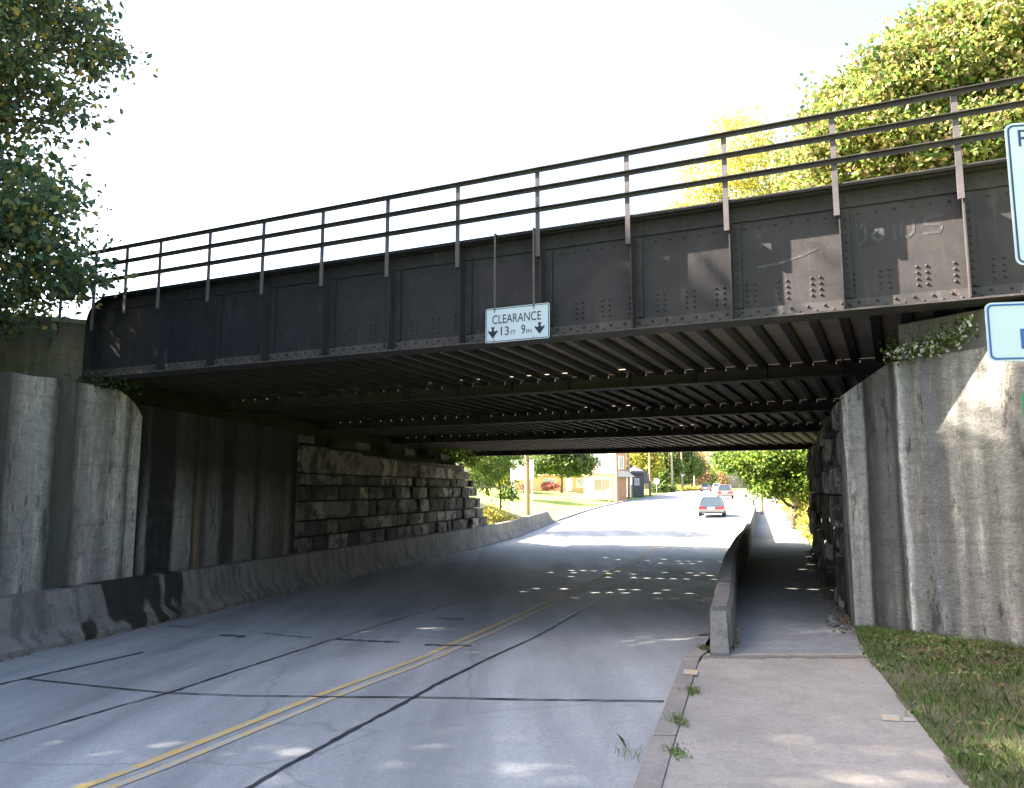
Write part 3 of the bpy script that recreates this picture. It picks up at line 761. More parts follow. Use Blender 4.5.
# stone courses
def courses(face, ya, yb, z0, ztop, hts, wr, mat, parent, name, sgn=1, jit=.05, depth=.5, gap=.012):
    mb = MB(); z = z0
    ci = 0
    while z < ztop(ya) - .02 or z < ztop(yb) - .02:
        h = hts[ci % len(hts)] * random.uniform(.92, 1.08); ci += 1
        y = ya + (random.uniform(.2, .5) if False else 0)
        while y < yb - .05:
            wdt = random.uniform(*wr); y2 = min(yb, y + wdt)
            if yb - y2 < .25: y2 = yb
            zc = min(z + h, ztop((y + y2) / 2))
            if zc - z > .12:
                p = random.uniform(-jit, jit); g = gap; bv = .022
                # a block with chamfered, slightly bulging face
                def Pt(yy, zz_, out): X = face(yy) + sgn * out; return (X, yy, zz_)
                ya_, yb_ = y + g, y2 - g; za_, zb_ = z + g, zc - g; js = lambda: random.uniform(-.012, .012)
                bk = [Pt(ya_, za_, -depth), Pt(yb_, za_, -depth), Pt(yb_, zb_, -depth), Pt(ya_, zb_, -depth)]
                f1 = [Pt(ya_, za_, p - bv), Pt(yb_, za_, p - bv), Pt(yb_, zb_, p - bv), Pt(ya_, zb_, p - bv)]
                # rough quarry face: 4x3 grid inside
                nx, nz = 5, 4; grid = []
                for b in range(nz):
                    for a in range(nx):
                        u = a / (nx - 1); v = b / (nz - 1); yy = ya_ + bv + (yb_ - ya_ - 2 * bv) * u; z_ = za_ + bv + (zb_ - za_ - 2 * bv) * v
                        bul = .03 * (1 - (2 * u - 1) ** 2) * (1 - (2 * v - 1) ** 2)
                        grid.append(Pt(yy + js(), z_ + js() * .6, p + bul + random.uniform(-.014, .014)))
                V = bk + f1 + grid
                o = 8; c = [o, o + nx - 1, o + nx * nz - 1, o + nx * (nz - 1)]
                Fs = [(0, 1, 5, 4), (1, 2, 6, 5), (2, 3, 7, 6), (3, 0, 4, 7)]
                Fs += [tuple([4, 5] + [o + a for a in range(nx - 1, -1, -1)])]
                Fs += [tuple([5, 6] + [o + nx * b + nx - 1 for b in range(nz - 1, -1, -1)])]
                Fs += [tuple([6, 7] + [o + nx * (nz - 1) + a for a in range(nx)])]
                Fs += [tuple([7, 4] + [o + nx * b for b in range(nz)])]
                for b in range(nz - 1):
                    for a in range(nx - 1): q = o + b * nx + a; Fs.append((q, q + 1, q + nx + 1, q + nx))
                mb.add(V, Fs)
            y = y2
        z += h
    return mb.build(name, mat, parent)
def ltop(y):
    if y < 34.2: return 2.62
    return 2.5 - .42 * math.floor((y - 34.2) / .62 + 1)
courses(LW, yC, 40.5, -.9, lambda y: min(2.0, ltop(y)), [.43, .36, .5, .4, .46], (.4, 1.0), M['blocks'], la, 'stone_facing', jit=.09, gap=.022)
courses(LW, yC, 34.2, 2.0, lambda y: 2.75 - .03 * (y - 20), [.9], (1.1, 2.6), mat_blocks('pale cap blocks', (.04, .036, .032), (.24, .2, .15), (.44, .39, .32)), la, 'cap_course', jit=.08)
m = MB()      # mass behind the facing
m.hexa([(LW(yC) - .3, yC, -1.2), (LW(34.5) - .3, 34.5, -1.2), (LW(34.5) - 3, 34.5, -1.2), (LW(yC) - 3, yC, -1.2), (LW(yC) - .3, yC, 2.6), (LW(34.5) - .3, 34.5, 2.6), (LW(34.5) - 3, 34.5, 2.6), (LW(yC) - 3, yC, 2.6)])
m.hexa([(LW(yB) - 1.0, yB + .05, 2.6), (LW(34.5) - 1.0, 34.5, 2.61), (LW(34.5) - 3, 34.5, 2.61), (LW(yB) - 3, yB + .05, 2.6), (LW(yB) - 1.0, yB + .05, 4.2), (LW(34.5) - 1.0, 34.5, 3.6), (LW(34.5) - 3, 34.5, 3.6), (LW(yB) - 3, yB + .05, 4.2)])
m.build('core', M['darkwall'], la)
for yy in (20.3, 23.7, 27.4, 31.0):   # bearing seats
    m = MB(); m.hexa([(LW(yy) - .1, yy, 2.78), (LW(yy + .9) - .1, yy + .9, 2.78), (LW(yy + .9) - .98, yy + .9, 2.78), (LW(yy) - .98, yy, 2.78),
                      (LW(yy) - .12, yy, 2.98), (LW(yy + .9) - .12, yy + .9, 2.98), (LW(yy + .9) - .98, yy + .9, 2.98), (LW(yy) - .98, yy, 2.98)])
    m.build('bearing_seat', M['darkwall'], la)

# left concrete barrier
lb = MB()
prof = [(0, -.3), (0, .08), (-.19, .27), (-.3, .80), (-.5, .82), (-.5, -.3)]
def barrier_ring(y, top=1.0):
    return [(XL(y) + a, y, ZL(y) + (b if b <= .1 else .08 + (b - .08) * top)) for a, b in prof]
segs = [6.0, 9.5, 12.6, 15.1, 17.7, 20.4, 23.2, 26.6, 30.2, 34.5, 39, 44, 49, 53.6]
for a, b in zip(segs, segs[1:]):
    ys = np.linspace(a + .008, b - .008, 5); V = []
    for y in ys: V += barrier_ring(y)
    n = len(prof); Fc = [(i * n + k, i * n + (k + 1) % n, (i + 1) * n + (k + 1) % n, (i + 1) * n + k) for i in range(4) for k in range(n)]
    Fc += [tuple(range(n)), tuple(4 * n + k for k in range(n - 1, -1, -1))]; lb.add(V, Fc)
V = barrier_ring(53.608) + [(XL(56.6) + a, 56.6, ZL(56.6) + min(b, .05)) for a, b in prof]; n = len(prof)
lb.add(V, [(k, (k + 1) % n, (k + 1) % n + n, k + n) for k in range(n)] + [tuple(range(n)), tuple(range(2 * n - 1, n - 1, -1))])
def mat_barrier_left():
    t = NT('stained barrier'); g = t.geo()
    sp = t.n('SeparateXYZ'); t.l(g, sp.inputs[0])
    big = t.noise(t.mp(g, (1, 1, .8)), 1.1, 6); v = t.noise(t.mp(g, (3, 3, .3)), 1.6, 6, .65); fine = t.noise(g, 22, 8, .7)
    col = t.ramp(big, [(.3, (.17, .15, .13)), (.7, (.27, .24, .21))])
    col = t.mix(t.ramp(v, [(.47, 0.), (.58, .7)]), col, (.09, .078, .065)); gr2 = t.noise(t.mp(g, (1, 1, 2)), 5, 9, .8); col = t.mix(t.ramp(gr2, [(.36, .6), (.46, 0.)]), col, (.05, .045, .04))
    col = t.mix(t.ramp(fine, [(.38, .4), (.62, 0.)]), col, (.12, .12, .11))
    # the dark wet stain running over the barrier from the abutment edge
    w1 = t.noise(t.mp(g, (1, 1, .25)), 1.7, 1.5)
    yy = t.math('ADD', sp.outputs[1], t.math('MULTIPLY', t.math('SUBTRACT', w1, .5), 3.0))
    m1 = t.n('MapRange', interpolation_type='SMOOTHSTEP'); t.l(t.math('ABSOLUTE', t.math('SUBTRACT', yy, 14.3)), m1.inputs[0]); m1.inputs[1].default_value = 1.2; m1.inputs[2].default_value = 1.05
    m1.inputs[3].default_value = 0; m1.inputs[4].default_value = 1
    zz = t.math('ADD', sp.outputs[2], t.math('MULTIPLY', t.math('SUBTRACT', w1, .5), 2.2))
    m2 = t.n('MapRange'); t.l(zz, m2.inputs[0]); m2.inputs[1].default_value = -.78; m2.inputs[2].default_value = -.62; m2.inputs[3].default_value = 0; m2.inputs[4].default_value = 1
    col = t.mix(t.math('MULTIPLY', t.math('MULTIPLY', m1.outputs[0], m2.outputs[0]), .92), col, (.022, .018, .013))
    t.bump(fine, .5, .012)
    return t.out(col, .85, .25)
lbo = lb.build('concrete_barrier', mat_barrier_left()); tag(lbo, 'long low concrete barrier along the left edge of the road', 'barrier')
# kerb of the lawn beyond the barrier
yk = [56.62] + [y for y in YS if 57 < y < 103]
k2 = slab_strip('kerb', lambda y: XL(y) - .3, XL, lambda y: ZL(y) + .13, .3, M['curb'], yk); tag(k2, kind='structure')

# barrier between road and sidewalk
BO = lerp_tab([(8.3, .14), (14, .005), (70, .005)])
rb = MB(); ztop = lerp_tab([(8.3, .40), (9.2, .46), (12, .50), (20, .45), (28, .25), (45, .24), (62, .40)])
sg2 = [8.3, 12.3, 17, 22.4, 28, 33.6, 34.4, 41, 48, 55, 62]
sg2 = [8.3, 12.3, 17, 22.4, 28, 34, 41, 48, 55, 62]
for j, (a, b) in enumerate(zip(sg2, sg2[1:])):
    ys = np.linspace(a + .008, b - .008, 8); V = []; pr = 7
    for y in ys:
        x = XR(y) + BO(y); z0 = ZR(y) - .3; zt = ztop(y)
        V += [(x - .02, y, z0), (x - .02, y, zt - .05), (x + .02, y, zt), (x + .16, y, zt + .005), (x + .2, y, zt - .05), (x + .21, y, ZS(y) - .25), (x + .2, y, z0)]
    Fc = [(i * pr + k, i * pr + (k + 1) % pr, (i + 1) * pr + (k + 1) % pr, (i + 1) * pr + k) for i in range(7) for k in range(pr)]
    Fc += [tuple(range(pr)), tuple(7 * pr + k for k in range(pr - 1, -1, -1))]; rb.add(V, Fc)
# sloped nose towards the kerb
x = XR(8.29) + .14
rb.hexa([(x - .14, 7.85, -.3), (x + .1, 7.85, -.3), (x + .2, 8.29, -.3), (x - .02, 8.29, -.3), (x - .12, 7.85, .03), (x + .06, 7.85, .03), (x + .16, 8.29, .36), (x, 8.29, .36)])
rbo = rb.build('concrete_barrier', M['barrier']); tag(rbo, 'thin concrete parapet wall between road and sidewalk', 'barrier')

# right wing wall and abutment
W0 = Vector((3.97, 9.49)); W1 = Vector((4.91, 7.92)); wd = (W1 - W0).normalized(); W2 = W0 + wd * 6.5
def rx(px):
    r = (px - 512) / F
    # W0 + wd*t with X/Y=r
    return (r * W0.y - W0.x) / (wd.x - r * wd.y)
PLB = (.52, .5, .46); BG = (.24, .225, .205); DKR = (.045, .042, .036); LT = (.36, .355, .35)
RWm = mat_stained('streaked wing wall', [(0, PLB), (rx(849), (.4, .39, .37)), (rx(856), (.42, .41, .38)), (rx(862), (.4, .39, .37)), (rx(866), DKR), (rx(874), (.1, .095, .085)), (rx(880), (.16, .155, .15)), (rx(890), (.17, .165, .16)), (rx(895), DKR), (rx(898), (.1, .095, .09)), (rx(901), (.8, .78, .74)), (rx(906), (.34, .33, .32)), (rx(918), BG),
                       (rx(930), (.25, .255, .265)), (rx(942), (.2, .19, .175)), (rx(952), (.4, .38, .35)), (rx(962), (.25, .24, .22)), (rx(974), (.42, .4, .37)), (rx(984), (.24, .23, .21)), (rx(1004), (.38, .36, .33)), (rx(1014), (.2, .19, .175)), (rx(1030), (.22, .22, .22)), (6.0, (.2, .2, .2)), (6.5, (.2, .2, .2))], 0, 1, .16)
rw = empty('retaining_wall', (W0.x + .5, W0.y - .5, 0), 'tall concrete wing wall with pale streaks right of the sidewalk', 'wall')
Lw = (W2 - W0).length
rtop = lambda x: 2.70 + .30 * min(1, x / .62) + .012 * x
wall_obj('wall_face', tuple(W0), tuple(W2), rtop, -.5, .9, 1, RWm, rw, 60, .003)
# seat stone above, with the vine
bs = empty('bearing_stone', (4.6, 9.3, 3.02), 'rough bearing stone under the right end of the bridge girder', 'stone block')
def along(t, off, z): p = W0 + wd * t + Vector((-wd.y, wd.x)) * off; return (p.x, p.y, z)
m = MB(); ts = rx(900)
m.hexa([along(ts, .1, 3.025), along(ts + 2.2, .1, 3.05), along(ts + 2.2, 1.1, 3.05), along(ts, 1.1, 3.025), along(ts, .1, 3.44), along(ts + 2.2, .1, 3.44), along(ts + 2.2, 1.1, 3.44), along(ts, 1.1, 3.44)])
m.build('stone', M['wallc'], bs)
ra = empty('stone_abutment', (XW(18), 18, -.4), 'rough dark stone abutment along the right side of the sidewalk underpass', 'abutment')
p_ = []
wall_obj('pier_face', (XW(9.49) + .0, 9.5), (XW(10.6), 10.6), lambda x: 2.7, -.6, .8, -1, mat_stained('lime streaked pier', [(0, (.4, .39, .36)), (.25, (.45, .44, .42)), (.4, (.12, .12, .14)), (.5, (.4, .4, .4)), (.8, (.2, .19, .18)), (1.2, (.1, .09, .08))], 0, 1, .25), ra, 14, .02)
courses(XW, 10.62, 27.6, -.8, lambda y: 2.75, [.52, .44, .5, .4], (.6, 1.3), M['blocks_pale'], ra, 'stone_facing', sgn=-1, jit=.09)
m = MB()
m.hexa([(XW(9.6) + .35, 9.6, -1), (XW(27.6) + .35, 27.6, -1), (XW(27.6) + 4, 27.6, -1), (XW(9.6) + 4, 9.6, -1), (XW(9.6) + .35, 9.6, 2.7), (XW(27.6) + .35, 27.6, 2.7), (XW(27.6) + 4, 27.6, 2.7), (XW(9.6) + 4, 9.6, 2.7)])
m.hexa([(XW(9.6) + 1.1, 9.7, 2.701), (XW(27.6) + 1.1, 27.5, 2.701), (XW(27.6) + 4, 27.5, 2.701), (XW(9.6) + 4, 9.7, 2.701), (XW(9.6) + 1.1, 9.7, 4.2), (XW(27.6) + 1.1, 27.5, 3.5), (XW(27.6) + 4, 27.5, 3.5), (XW(9.6) + 4, 9.7, 4.2)])
m.build('core', M['darkwall'], ra)
# far right return wall
# ------------------------------------------------------------------ embankments (earth behind the walls)
def emb(name, P, mat):      # P grid rows of points
    nr = len(P); ncol = len(P[0]); mb = MB(); mb.add([p for r in P for p in r], [(i * ncol + k, i * ncol + k + 1, (i + 1) * ncol + k + 1, (i + 1) * ncol + k) for i in range(nr - 1) for k in range(ncol - 1)])
    return tag(mb.build(name, mat, smooth=True, fix=False), kind='structure')
rows = []
for y, zt, zc in [(-30, .2, 1.2), (-10, 1.4, 3.0), (2, 2.6, 4.2), (7, 3.2, 4.6), (11, 3.3, 4.7), (14, 3.3, 4.7), (16, 4.1, 4.5), (22, 3.9, 4.3), (30, 3.5, 4.0), (34.5, 3.4, 3.7), (38, .8, 3.2), (41, -.4, 2.2), (46, -.5, 1.2), (52, -.3, .8)]:
    x0 = LW(y) - .85
    rows.append([(x0, y, zt - 1.2), (x0 - .1, y, zt), (x0 - 1.2, y, zt + .2), (x0 - 4, y, zc), (x0 - 10, y, zc + .3), (x0 - 30, y, zc), (x0 - 80, y, zc - 1), (x0 - 140, y, -.8)])
emb('embankment', rows, M['embank'])
rows = []
for y, zt in [(9.2, 3.3), (10.5, 4.0), (18, 3.8), (26.5, 3.4), (30, 2.2), (34, .6), (38, -.2)]:
    x0 = XW(max(y, 9.5)) + 1.3 + (0 if y > 9.6 else 0)
    rows.append([(x0, y, min(zt, 2.6) - .5 if y < 28 else -.7), (x0 + .2, y, zt), (x0 + 3, y, zt + .3), (x0 + 12, y, zt + .6), (x0 + 40, y, zt), (x0 + 90, y, -1)])
emb('embankment', rows, M['embank'])
rows = []
for k in range(7):
    t = k * 1.05; rows.append([along(t, .85, 2.3), along(t, .95, 3.35), along(t, 2.2, 3.6), along(t, 8, 4.1), along(t, 40, 4.0)])
emb('embankment', rows, M['embank'])

# ------------------------------------------------------------------ leaves
def leaf_verts(cen, nrm_rand, size, aspect=.75, flat=.0):
    """one six sided leaf per centre"""
    n = len(cen)
    a = rng.normal(size=(n, 3)); a /= np.linalg.norm(a, axis=1)[:, None]
    if flat: a[:, 2] *= (1 - flat); a /= np.linalg.norm(a, axis=1)[:, None] 
    b = rng.normal(size=(n, 3)); b -= (b * a).sum(1)[:, None] * a; b /= np.linalg.norm(b, axis=1)[:, None]
    c = np.cross(a, b)
    s = (size * rng.uniform(.6, 1.3, n))[:, None]
    shp = [(-1, 0, 0), (-.25, .6, .12), (.45, .5, .1), (1, 0, -.12), (.45, -.5, .1), (-.25, -.6, .12)]
    V = np.stack([cen + a * s * p * .5 + b * s * q * aspect * .5 * 1.25 + c * s * r_ for p, q, r_ in shp], 1)
    return V.reshape(-1, 3), np.arange(n * 6).reshape(n, 6)
def crown_points(lobes, dens, clump=.45, per=28, shell=.55):
    """clumps through the lobes, more near their skin; returns leaf centres"""
    out = []
    for (cx, cy, cz, rx_, ry_, rz_) in lobes:
        k = max(4, int(dens * (rx_ * ry_ * rz_) ** (2 / 3) * 4))
        d = rng.normal(size=(k, 3)); d /= np.linalg.norm(d, axis=1)[:, None]
        rr = rng.uniform(shell, 1.05, k) ** .8
        rr *= 1 + .16 * np.sin(d[:, 0] * 5 + cx) * np.cos(d[:, 2] * 6 + cy)
        cc = np.array([cx, cy, cz]) + d * rr[:, None] * np.array([rx_, ry_, rz_])
        for c in cc:
            m_ = int(per * rng.uniform(.4, 1.5)); sc = clump * rng.uniform(.5, 1.3)
            out.append(c + rng.normal(size=(m_, 3)) * np.array([sc, sc, sc * .55]) * .5)
    return np.concatenate(out)
def tree(name, base, height, lobes, mat, barkm, label, cat='tree', group=None, r=.22, leaf=.12, dens=12, clump=.6, per=28, lean=(0, 0), limbs=True, flat=.0, trunk=True):
    root = empty(name, base, label, cat, group)
    bx_, by_, bz_ = base
    if trunk:
        m = MB(); top = Vector((bx_ + lean[0], by_ + lean[1], bz_ + height))
        P = [Vector((bx_, by_, bz_ - .3)).lerp(top, q) + Vector((math.sin(q * 7 + bx_) * .12 * height / 8, math.cos(q * 6 + by_) * .1 * height / 8, 0)) * (q > 0) for q in np.linspace(0, 1, 9)]
        m.tube(P, [r * 1.35] + [r * (1 - .75 * q) for q in np.linspace(.1, 1, 8)], 10)
        if limbs:
            for (cx, cy, cz, a, b, c) in lobes:
                tgt = Vector((cx, cy, cz)); q = min(.92, max(.25, (cz - c * .7 - bz_) / height)); i = int(q * 8); s0 = P[i]
                mid = s0.lerp(tgt, .5) + Vector((0, 0, -.12 * (tgt - s0).length)); rr = r * (1 - .7 * q) * .6
                m.tube([s0, mid, tgt], [rr, rr * .6, rr * .2], 6)
                for _ in range(5):
                    d = Vector(rng.normal(size=3)).normalized(); e = tgt + Vector((d.x * a, d.y * b, d.z * c)) * .85
                    st_ = mid.lerp(tgt, random.uniform(.3, 1)); m.tube([st_, st_.lerp(e, .5) + Vector((0, 0, .05)), e], [rr * .3, rr * .18, rr * .06], 5)
        m.build('trunk', barkm, root, smooth=True)
    pts = crown_points(lobes, dens, clump, per)
    V, Fc = leaf_verts(pts, None, leaf, flat=flat)
    npmesh('crown', V, Fc, mat, root)
    return root

# left tree, beside the girder end
LT_l = [(-7.2, 12.2, 9.0, .7, .8, .55), (-7.95, 12.2, 8.8, 1.45, 1.3, 1.0), (-7.8, 12.0, 7.8, .95, 1.0, .62), (-8.9, 12.3, 10.0, 1.8, 1.6, 1.1), (-9.3, 12.2, 7.5, 1.1, 1.1, .8), (-7.55, 12.0, 5.75, .95, 1.0, .75), (-7.15, 11.9, 5.0, .8, .9, .62), (-8.35, 12.0, 5.2, 1.1, 1.1, 1.0), (-8.7, 11.9, 6.35, 1.0, 1.0, .45), (-8.2, 11.8, 4.25, .75, 1.0, .5), (-9.8, 12, 6.0, 1.3, 1.4, 1.4), (-10.4, 12.3, 8.2, 1.8, 1.7, 1.6), (-9.9, 12.6, 10.6, 1.8, 2.0, 1.3)]
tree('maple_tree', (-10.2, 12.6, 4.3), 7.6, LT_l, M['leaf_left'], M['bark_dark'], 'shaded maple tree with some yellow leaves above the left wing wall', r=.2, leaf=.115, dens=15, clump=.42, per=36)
# trees that shade the near road from the left, just beyond the frame
for i, (x, y, h, w_) in enumerate([(-13.0, 4.6, 10.0, 2.1), (-13.0, 9.3, 12.4, 1.9), (-12, 3.0, 8.0, 2.3), (-16.5, 11, 10.2, 2.5), (-16.5, 5.5, 10.0, 2.5), (-12.5, -2, 8, 2.4), (-13.0, 15.6, 8.0, 2.3), (-17, 0, 10, 2.4)]):
    zb_ = 4.6
    lobes = [(x + .8 * math.sin(k * 2.4 + i), y + 1.3 * math.cos(k * 2.4 + i), zb_ + h * q, w_, w_ * 1.15, h * .14) for k, q in enumerate((.12, .24, .36, .48, .6, .72, .84))]
    if i == 1: lobes += [(x, y + .2, 14.3, 2.0, 1.9, 1.3), (x + .6, y - 1.4, 14.4, 1.8, 1.5, 1.4)]  # extra crown lobes added to keep sun off the right wing wall
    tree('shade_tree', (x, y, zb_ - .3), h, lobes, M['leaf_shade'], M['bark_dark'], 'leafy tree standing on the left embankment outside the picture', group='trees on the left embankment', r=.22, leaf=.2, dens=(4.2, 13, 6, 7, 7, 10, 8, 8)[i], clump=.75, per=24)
# right hand trees
c = [(10.6, 23.5, 11.8, 2.2, 2.2, 1.7), (12.2, 24, 13.7, 2.2, 2.2, 1.6), (14.6, 24, 15.3, 2.5, 2.4, 1.7), (13.4, 23.2, 11.2, 2.6, 2.4, 1.9), (16.6, 23.4, 12.8, 2.8, 2.6, 2.1), (18.4, 24, 16.0, 2.6, 2.6, 2.0), (16.4, 24.5, 17.6, 2.2, 2.4, 1.5), (19.8, 23, 12.5, 2.8, 2.6, 2.4), (16.8, 23, 9.3, 3, 2.6, 1.7), (12.6, 24, 8.8, 2.5, 2.4, 1.5), (20, 24, 9.6, 2.8, 2.6, 2.0), (18.2, 22, 14.3, 2, 2, 1.4)]
tree('maple_tree', (16.0, 24.8, 3.9), 13.5, c, M['leaf_right'], M['bark'], 'large sunlit maple turning yellow behind the right end of the bridge', r=.34, leaf=.175, dens=25, clump=.6, per=44)
c = [(12.0, 40, 19.8, 1.6, 2.2, 1.3), (10.3, 40, 17.8, 1.5, 2.0, 1.1), (13.7, 40.5, 18.2, 2.0, 2.2, 1.5), (12.1, 40.5, 16.6, 2.2, 2.2, 1.3), (9.2, 41, 16.0, 1.2, 1.8, .9), (14.5, 41, 15.5, 2.4, 2.4, 2)]
tree('yellow_tree', (14.8, 42, -.3), 18, c, M['leaf_yellow'], M['bark'], 'thin yellow tree seen through the railing left of the large maple', r=.22, leaf=.16, dens=11, clump=.85, per=24)
c = [(12.6, 35.3, 3.3, 1.5, 1.3, .8), (11.0, 35.6, 2.7, 1.2, 1.2, .7), (10.0, 36, 2.95, .9, 1, .55), (11.3, 35.4, 1.75, .9, 1, .45), (12.3, 35, 1.55, .8, .9, .45), (12.9, 34.6, 2.2, .7, .9, .6), (12.7, 36.5, 2.4, 1.0, 1, .7), (11.9, 36, 2.1, 1, 1, .6), (14, 37, 4.6, 1.8, 1.6, 1.3), (12, 36.5, 5.2, 1.8, 1.7, 1.2), (13.6, 35.6, 2.8, .9, 1, .8)]
tree('sycamore_tree', (13.9, 37.3, -.4), 5.2, c, M['leaf_green'], M['bark_dark'], 'bright green tree overhanging the sidewalk beyond the underpass', r=.26, leaf=.16, dens=22, clump=.5, per=26, lean=(-.6, -.3))
# shrubs by the far sidewalk
def bush(name, base, lobes, mat, label, leaf=.1, dens=22, cat='bush', group=None, clump=.35, per=20):
    root = empty(name, base, label, cat, group); m = MB()
    for _ in range(9):
        l = random.choice(lobes); e = Vector((l[0] + random.uniform(-.5, .5) * l[3], l[1] + random.uniform(-.5, .5) * l[4], l[2] + .4 * l[5])); b_ = Vector(base)
        m.tube([b_ + Vector((random.uniform(-.1, .1), random.uniform(-.1, .1), -.05)), b_.lerp(e, .5) + Vector((0, 0, .1)), e], [.03, .02, .006], 5)
    m.build('stems', M['bark'], root)
    V, Fc = leaf_verts(crown_points(lobes, dens, clump, per, .3), None, leaf); npmesh('foliage', V, Fc, mat, root)
    return root
bush('shrub', (12.5, 33.5, -.4), [(12.5, 33.6, .2, .9, 1.0, .7), (12.9, 34.6, .8, .7, 1, .8), (12.0, 32.4, -.15, .5, .6, .35)], M['leaf_yellow'], 'sunlit yellowish shrub at the foot of the wall beyond the underpass')
bush('shrub', (17.0, 50, -.3), [(18.6, 50, .6, 1.6, 2, 1.0), (19.5, 54, .9, 1.6, 2.4, 1.4)], M['leaf_yellow'], 'bleached shrub beside the far sidewalk behind the leafy tree', leaf=.18)
bush('shrub', (LW(36) - 1.2, 34.5, 2.7), [(LW(33.5) - .35, 33.6, 3.0, .55, .9, .38), (LW(34.8) - .3, 34.9, 2.9, .5, .7, .42), (LW(31.8) - .4, 31.8, 2.95, .4, .7, .25)], M['leaf_green'], 'green shrub growing on top of the left stone wall under the far girder', leaf=.12)
bush('shrub', (-.9, 41.8, -.5), [(-1.1, 42, .15, .8, 1.2, .65), (-.2, 43.5, -.1, .6, 1, .4)], M['leaf_yellow'], 'dry shrub at the foot of the stepped stone wall end', leaf=.12)
c = [(-.9, 44.5, 3.2, 1.0, 1.2, 1.0), (-1.6, 44.2, 2.2, 1.0, 1.2, .9), (-.3, 44.6, 1.5, .6, .9, .6), (-1.8, 45, 4.4, 1.4, 1.4, 1.1), (.3, 45, 3.6, .8, .9, .7)]
tree('young_tree', (-.7, 45, -.4), 4.5, c, M['leaf_green'], M['bark'], 'young loose tree behind the stepped end of the left wall', r=.07, leaf=.16, dens=12, clump=.45, per=20)
c = [(-8, 44, 8, 3, 2.6, 2.2), (-6.5, 43, 10.2, 2.4, 2.3, 1.8), (-8.6, 45, 11, 2.4, 2.3, 1.8), (-5.2, 44, 7, 2, 2, 1.5), (-4.2, 42, 9, 1.6, 2, 1.2)]
tree('shade_tree', (-7.5, 44.5, 1.2), 9, c, M['leaf_green'], M['bark'], 'tree hidden behind the bridge that shades the road beyond the underpass', r=.22, leaf=.22, dens=10, clump=.8, per=22)

# vine with white blossom on the bearing stone
def vine(name, pts, mat, label, size=.05, n=1200, spread=.12, cat='vine'):
    root = empty(name, pts[0], label, cat); m = MB(); m.tube(pts, .008, 5); m.build('stem', M['bark_dark'], root)
    P = []
    for a, b in zip(pts, pts[1:]):
        k = n // (len(pts) - 1); t = rng.uniform(0, 1, k)[:, None]; P.append(np.array(a) * (1 - t) + np.array(b) * t + rng.normal(size=(k, 3)) * spread * np.array([1, .6, .9]))
    P = np.concatenate(P); V, Fc = leaf_verts(P, None, size); npmesh('leaves', V, Fc, mat, root); return root
vp = [along(rx(895), -.02, 3.12), along(rx(915), -.05, 3.1), along(rx(940), -.06, 3.14), along(rx(960), -.05, 3.16), along(rx(980), -.05, 3.28)]
v = vine('climbing_vine', vp, M['leaf_green'], 'vine with white blossom on top of the right wing wall', .045, 520, .075)
P = np.array([Vector(vp[i]).lerp(Vector(vp[i + 1]), t) + Vector((0, -.06, 0)) for i in range(4) for t in np.linspace(0, 1, 5)]); P = np.repeat(P, 9, 0) + rng.normal(size=(180, 3)) * np.array([.05, .04, .06]); V, Fc = leaf_verts(P, None, .055); npmesh('blossom', V, Fc, M['leaf_white'], v)
vine('climbing_vine', [(-7.5, 13.5, 3.4), (-7.15, 13.45, 3.42), (-6.9, 13.6, 3.44), (-6.6, 13.9, 3.4)], M['leaf_shade'], 'small weeds growing on the left wall top under the girder end', .06, 420, .09)

# ------------------------------------------------------------------ grass verge at the right, weeds, litter
def verge_z(x, y): 
    a = XG(y); return -.01 + .07 * max(0, min(1, (x - a) / 1.2)) + .02 * math.sin(x * 5 + y * 3)
V = []; Fc = []; nx = 14; vy = np.arange(-2, 9.41, .3)
def wall_x(y): return W0.x + (W0.y - y) / (-wd.y) * wd.x if y < W0.y else XW(y)
for y in vy:
    a = XG(y) - .02; b = max(a + .05, min(wall_x(y) + .1, a + 14))
    for k in range(nx + 1): x = a + (b - a) * k / nx; V.append((x, y, verge_z(x, y)))
for i in range(len(vy) - 1):
    for k in range(nx): q = i * (nx + 1) + k; Fc.append((q, q + 1, q + nx + 2, q + nx + 1))
mb = MB(); mb.add(V, Fc); tag(mb.build('verge', M['soil'], smooth=True, fix=False), kind='structure')
def blades(pts, h, w_):
    n = len(pts); a = rng.uniform(0, 2 * math.pi, n); hh = h * rng.uniform(.4, 1.3, n); ww = w_ * rng.uniform(.6, 1.3, n)
    lean = rng.normal(size=(n, 2)) * .45; dx = np.cos(a); dy = np.sin(a); z = np.zeros(n)
    p = pts
    base1 = p + np.stack([dx * ww, dy * ww, z], 1); base2 = p - np.stack([dx * ww, dy * ww, z], 1)
    mid = p + np.stack([lean[:, 0] * hh * .35, lean[:, 1] * hh * .35, hh * .6], 1)
    m1 = mid + np.stack([dx * ww, dy * ww, z], 1) * .7; m2 = mid - np.stack([dx * ww, dy * ww, z], 1) * .7
    tip = p + np.stack([lean[:, 0] * hh, lean[:, 1] * hh, hh * .95], 1); tip2 = tip + np.stack([dx, dy, z], 1) * .001
    V = np.stack([base2, base1, m1, tip, tip2, m2], 1).reshape(-1, 3); return V, np.arange(n * 6).reshape(n, 6)
pts = []
for _ in range(60000):
    y = random.uniform(2.5, 9.3); a = XG(y); b = min(wall_x(y), a + 3.2)
    x = random.uniform(a, b); u = (x - a) / max(.1, (b - a)); dn = .5 + .5 * math.sin(x * 4.1 + 1) * math.sin(y * 3.3) + .25 * math.sin(x * 11 + y * 9)
    near = max(0, min(1, (7.5 - y) / 3.0))
    if random.random() < .12 + .4 * dn * (1 - .4 * u) + .75 * near * (1 - .3 * u): pts.append((x, y, verge_z(x, y)))
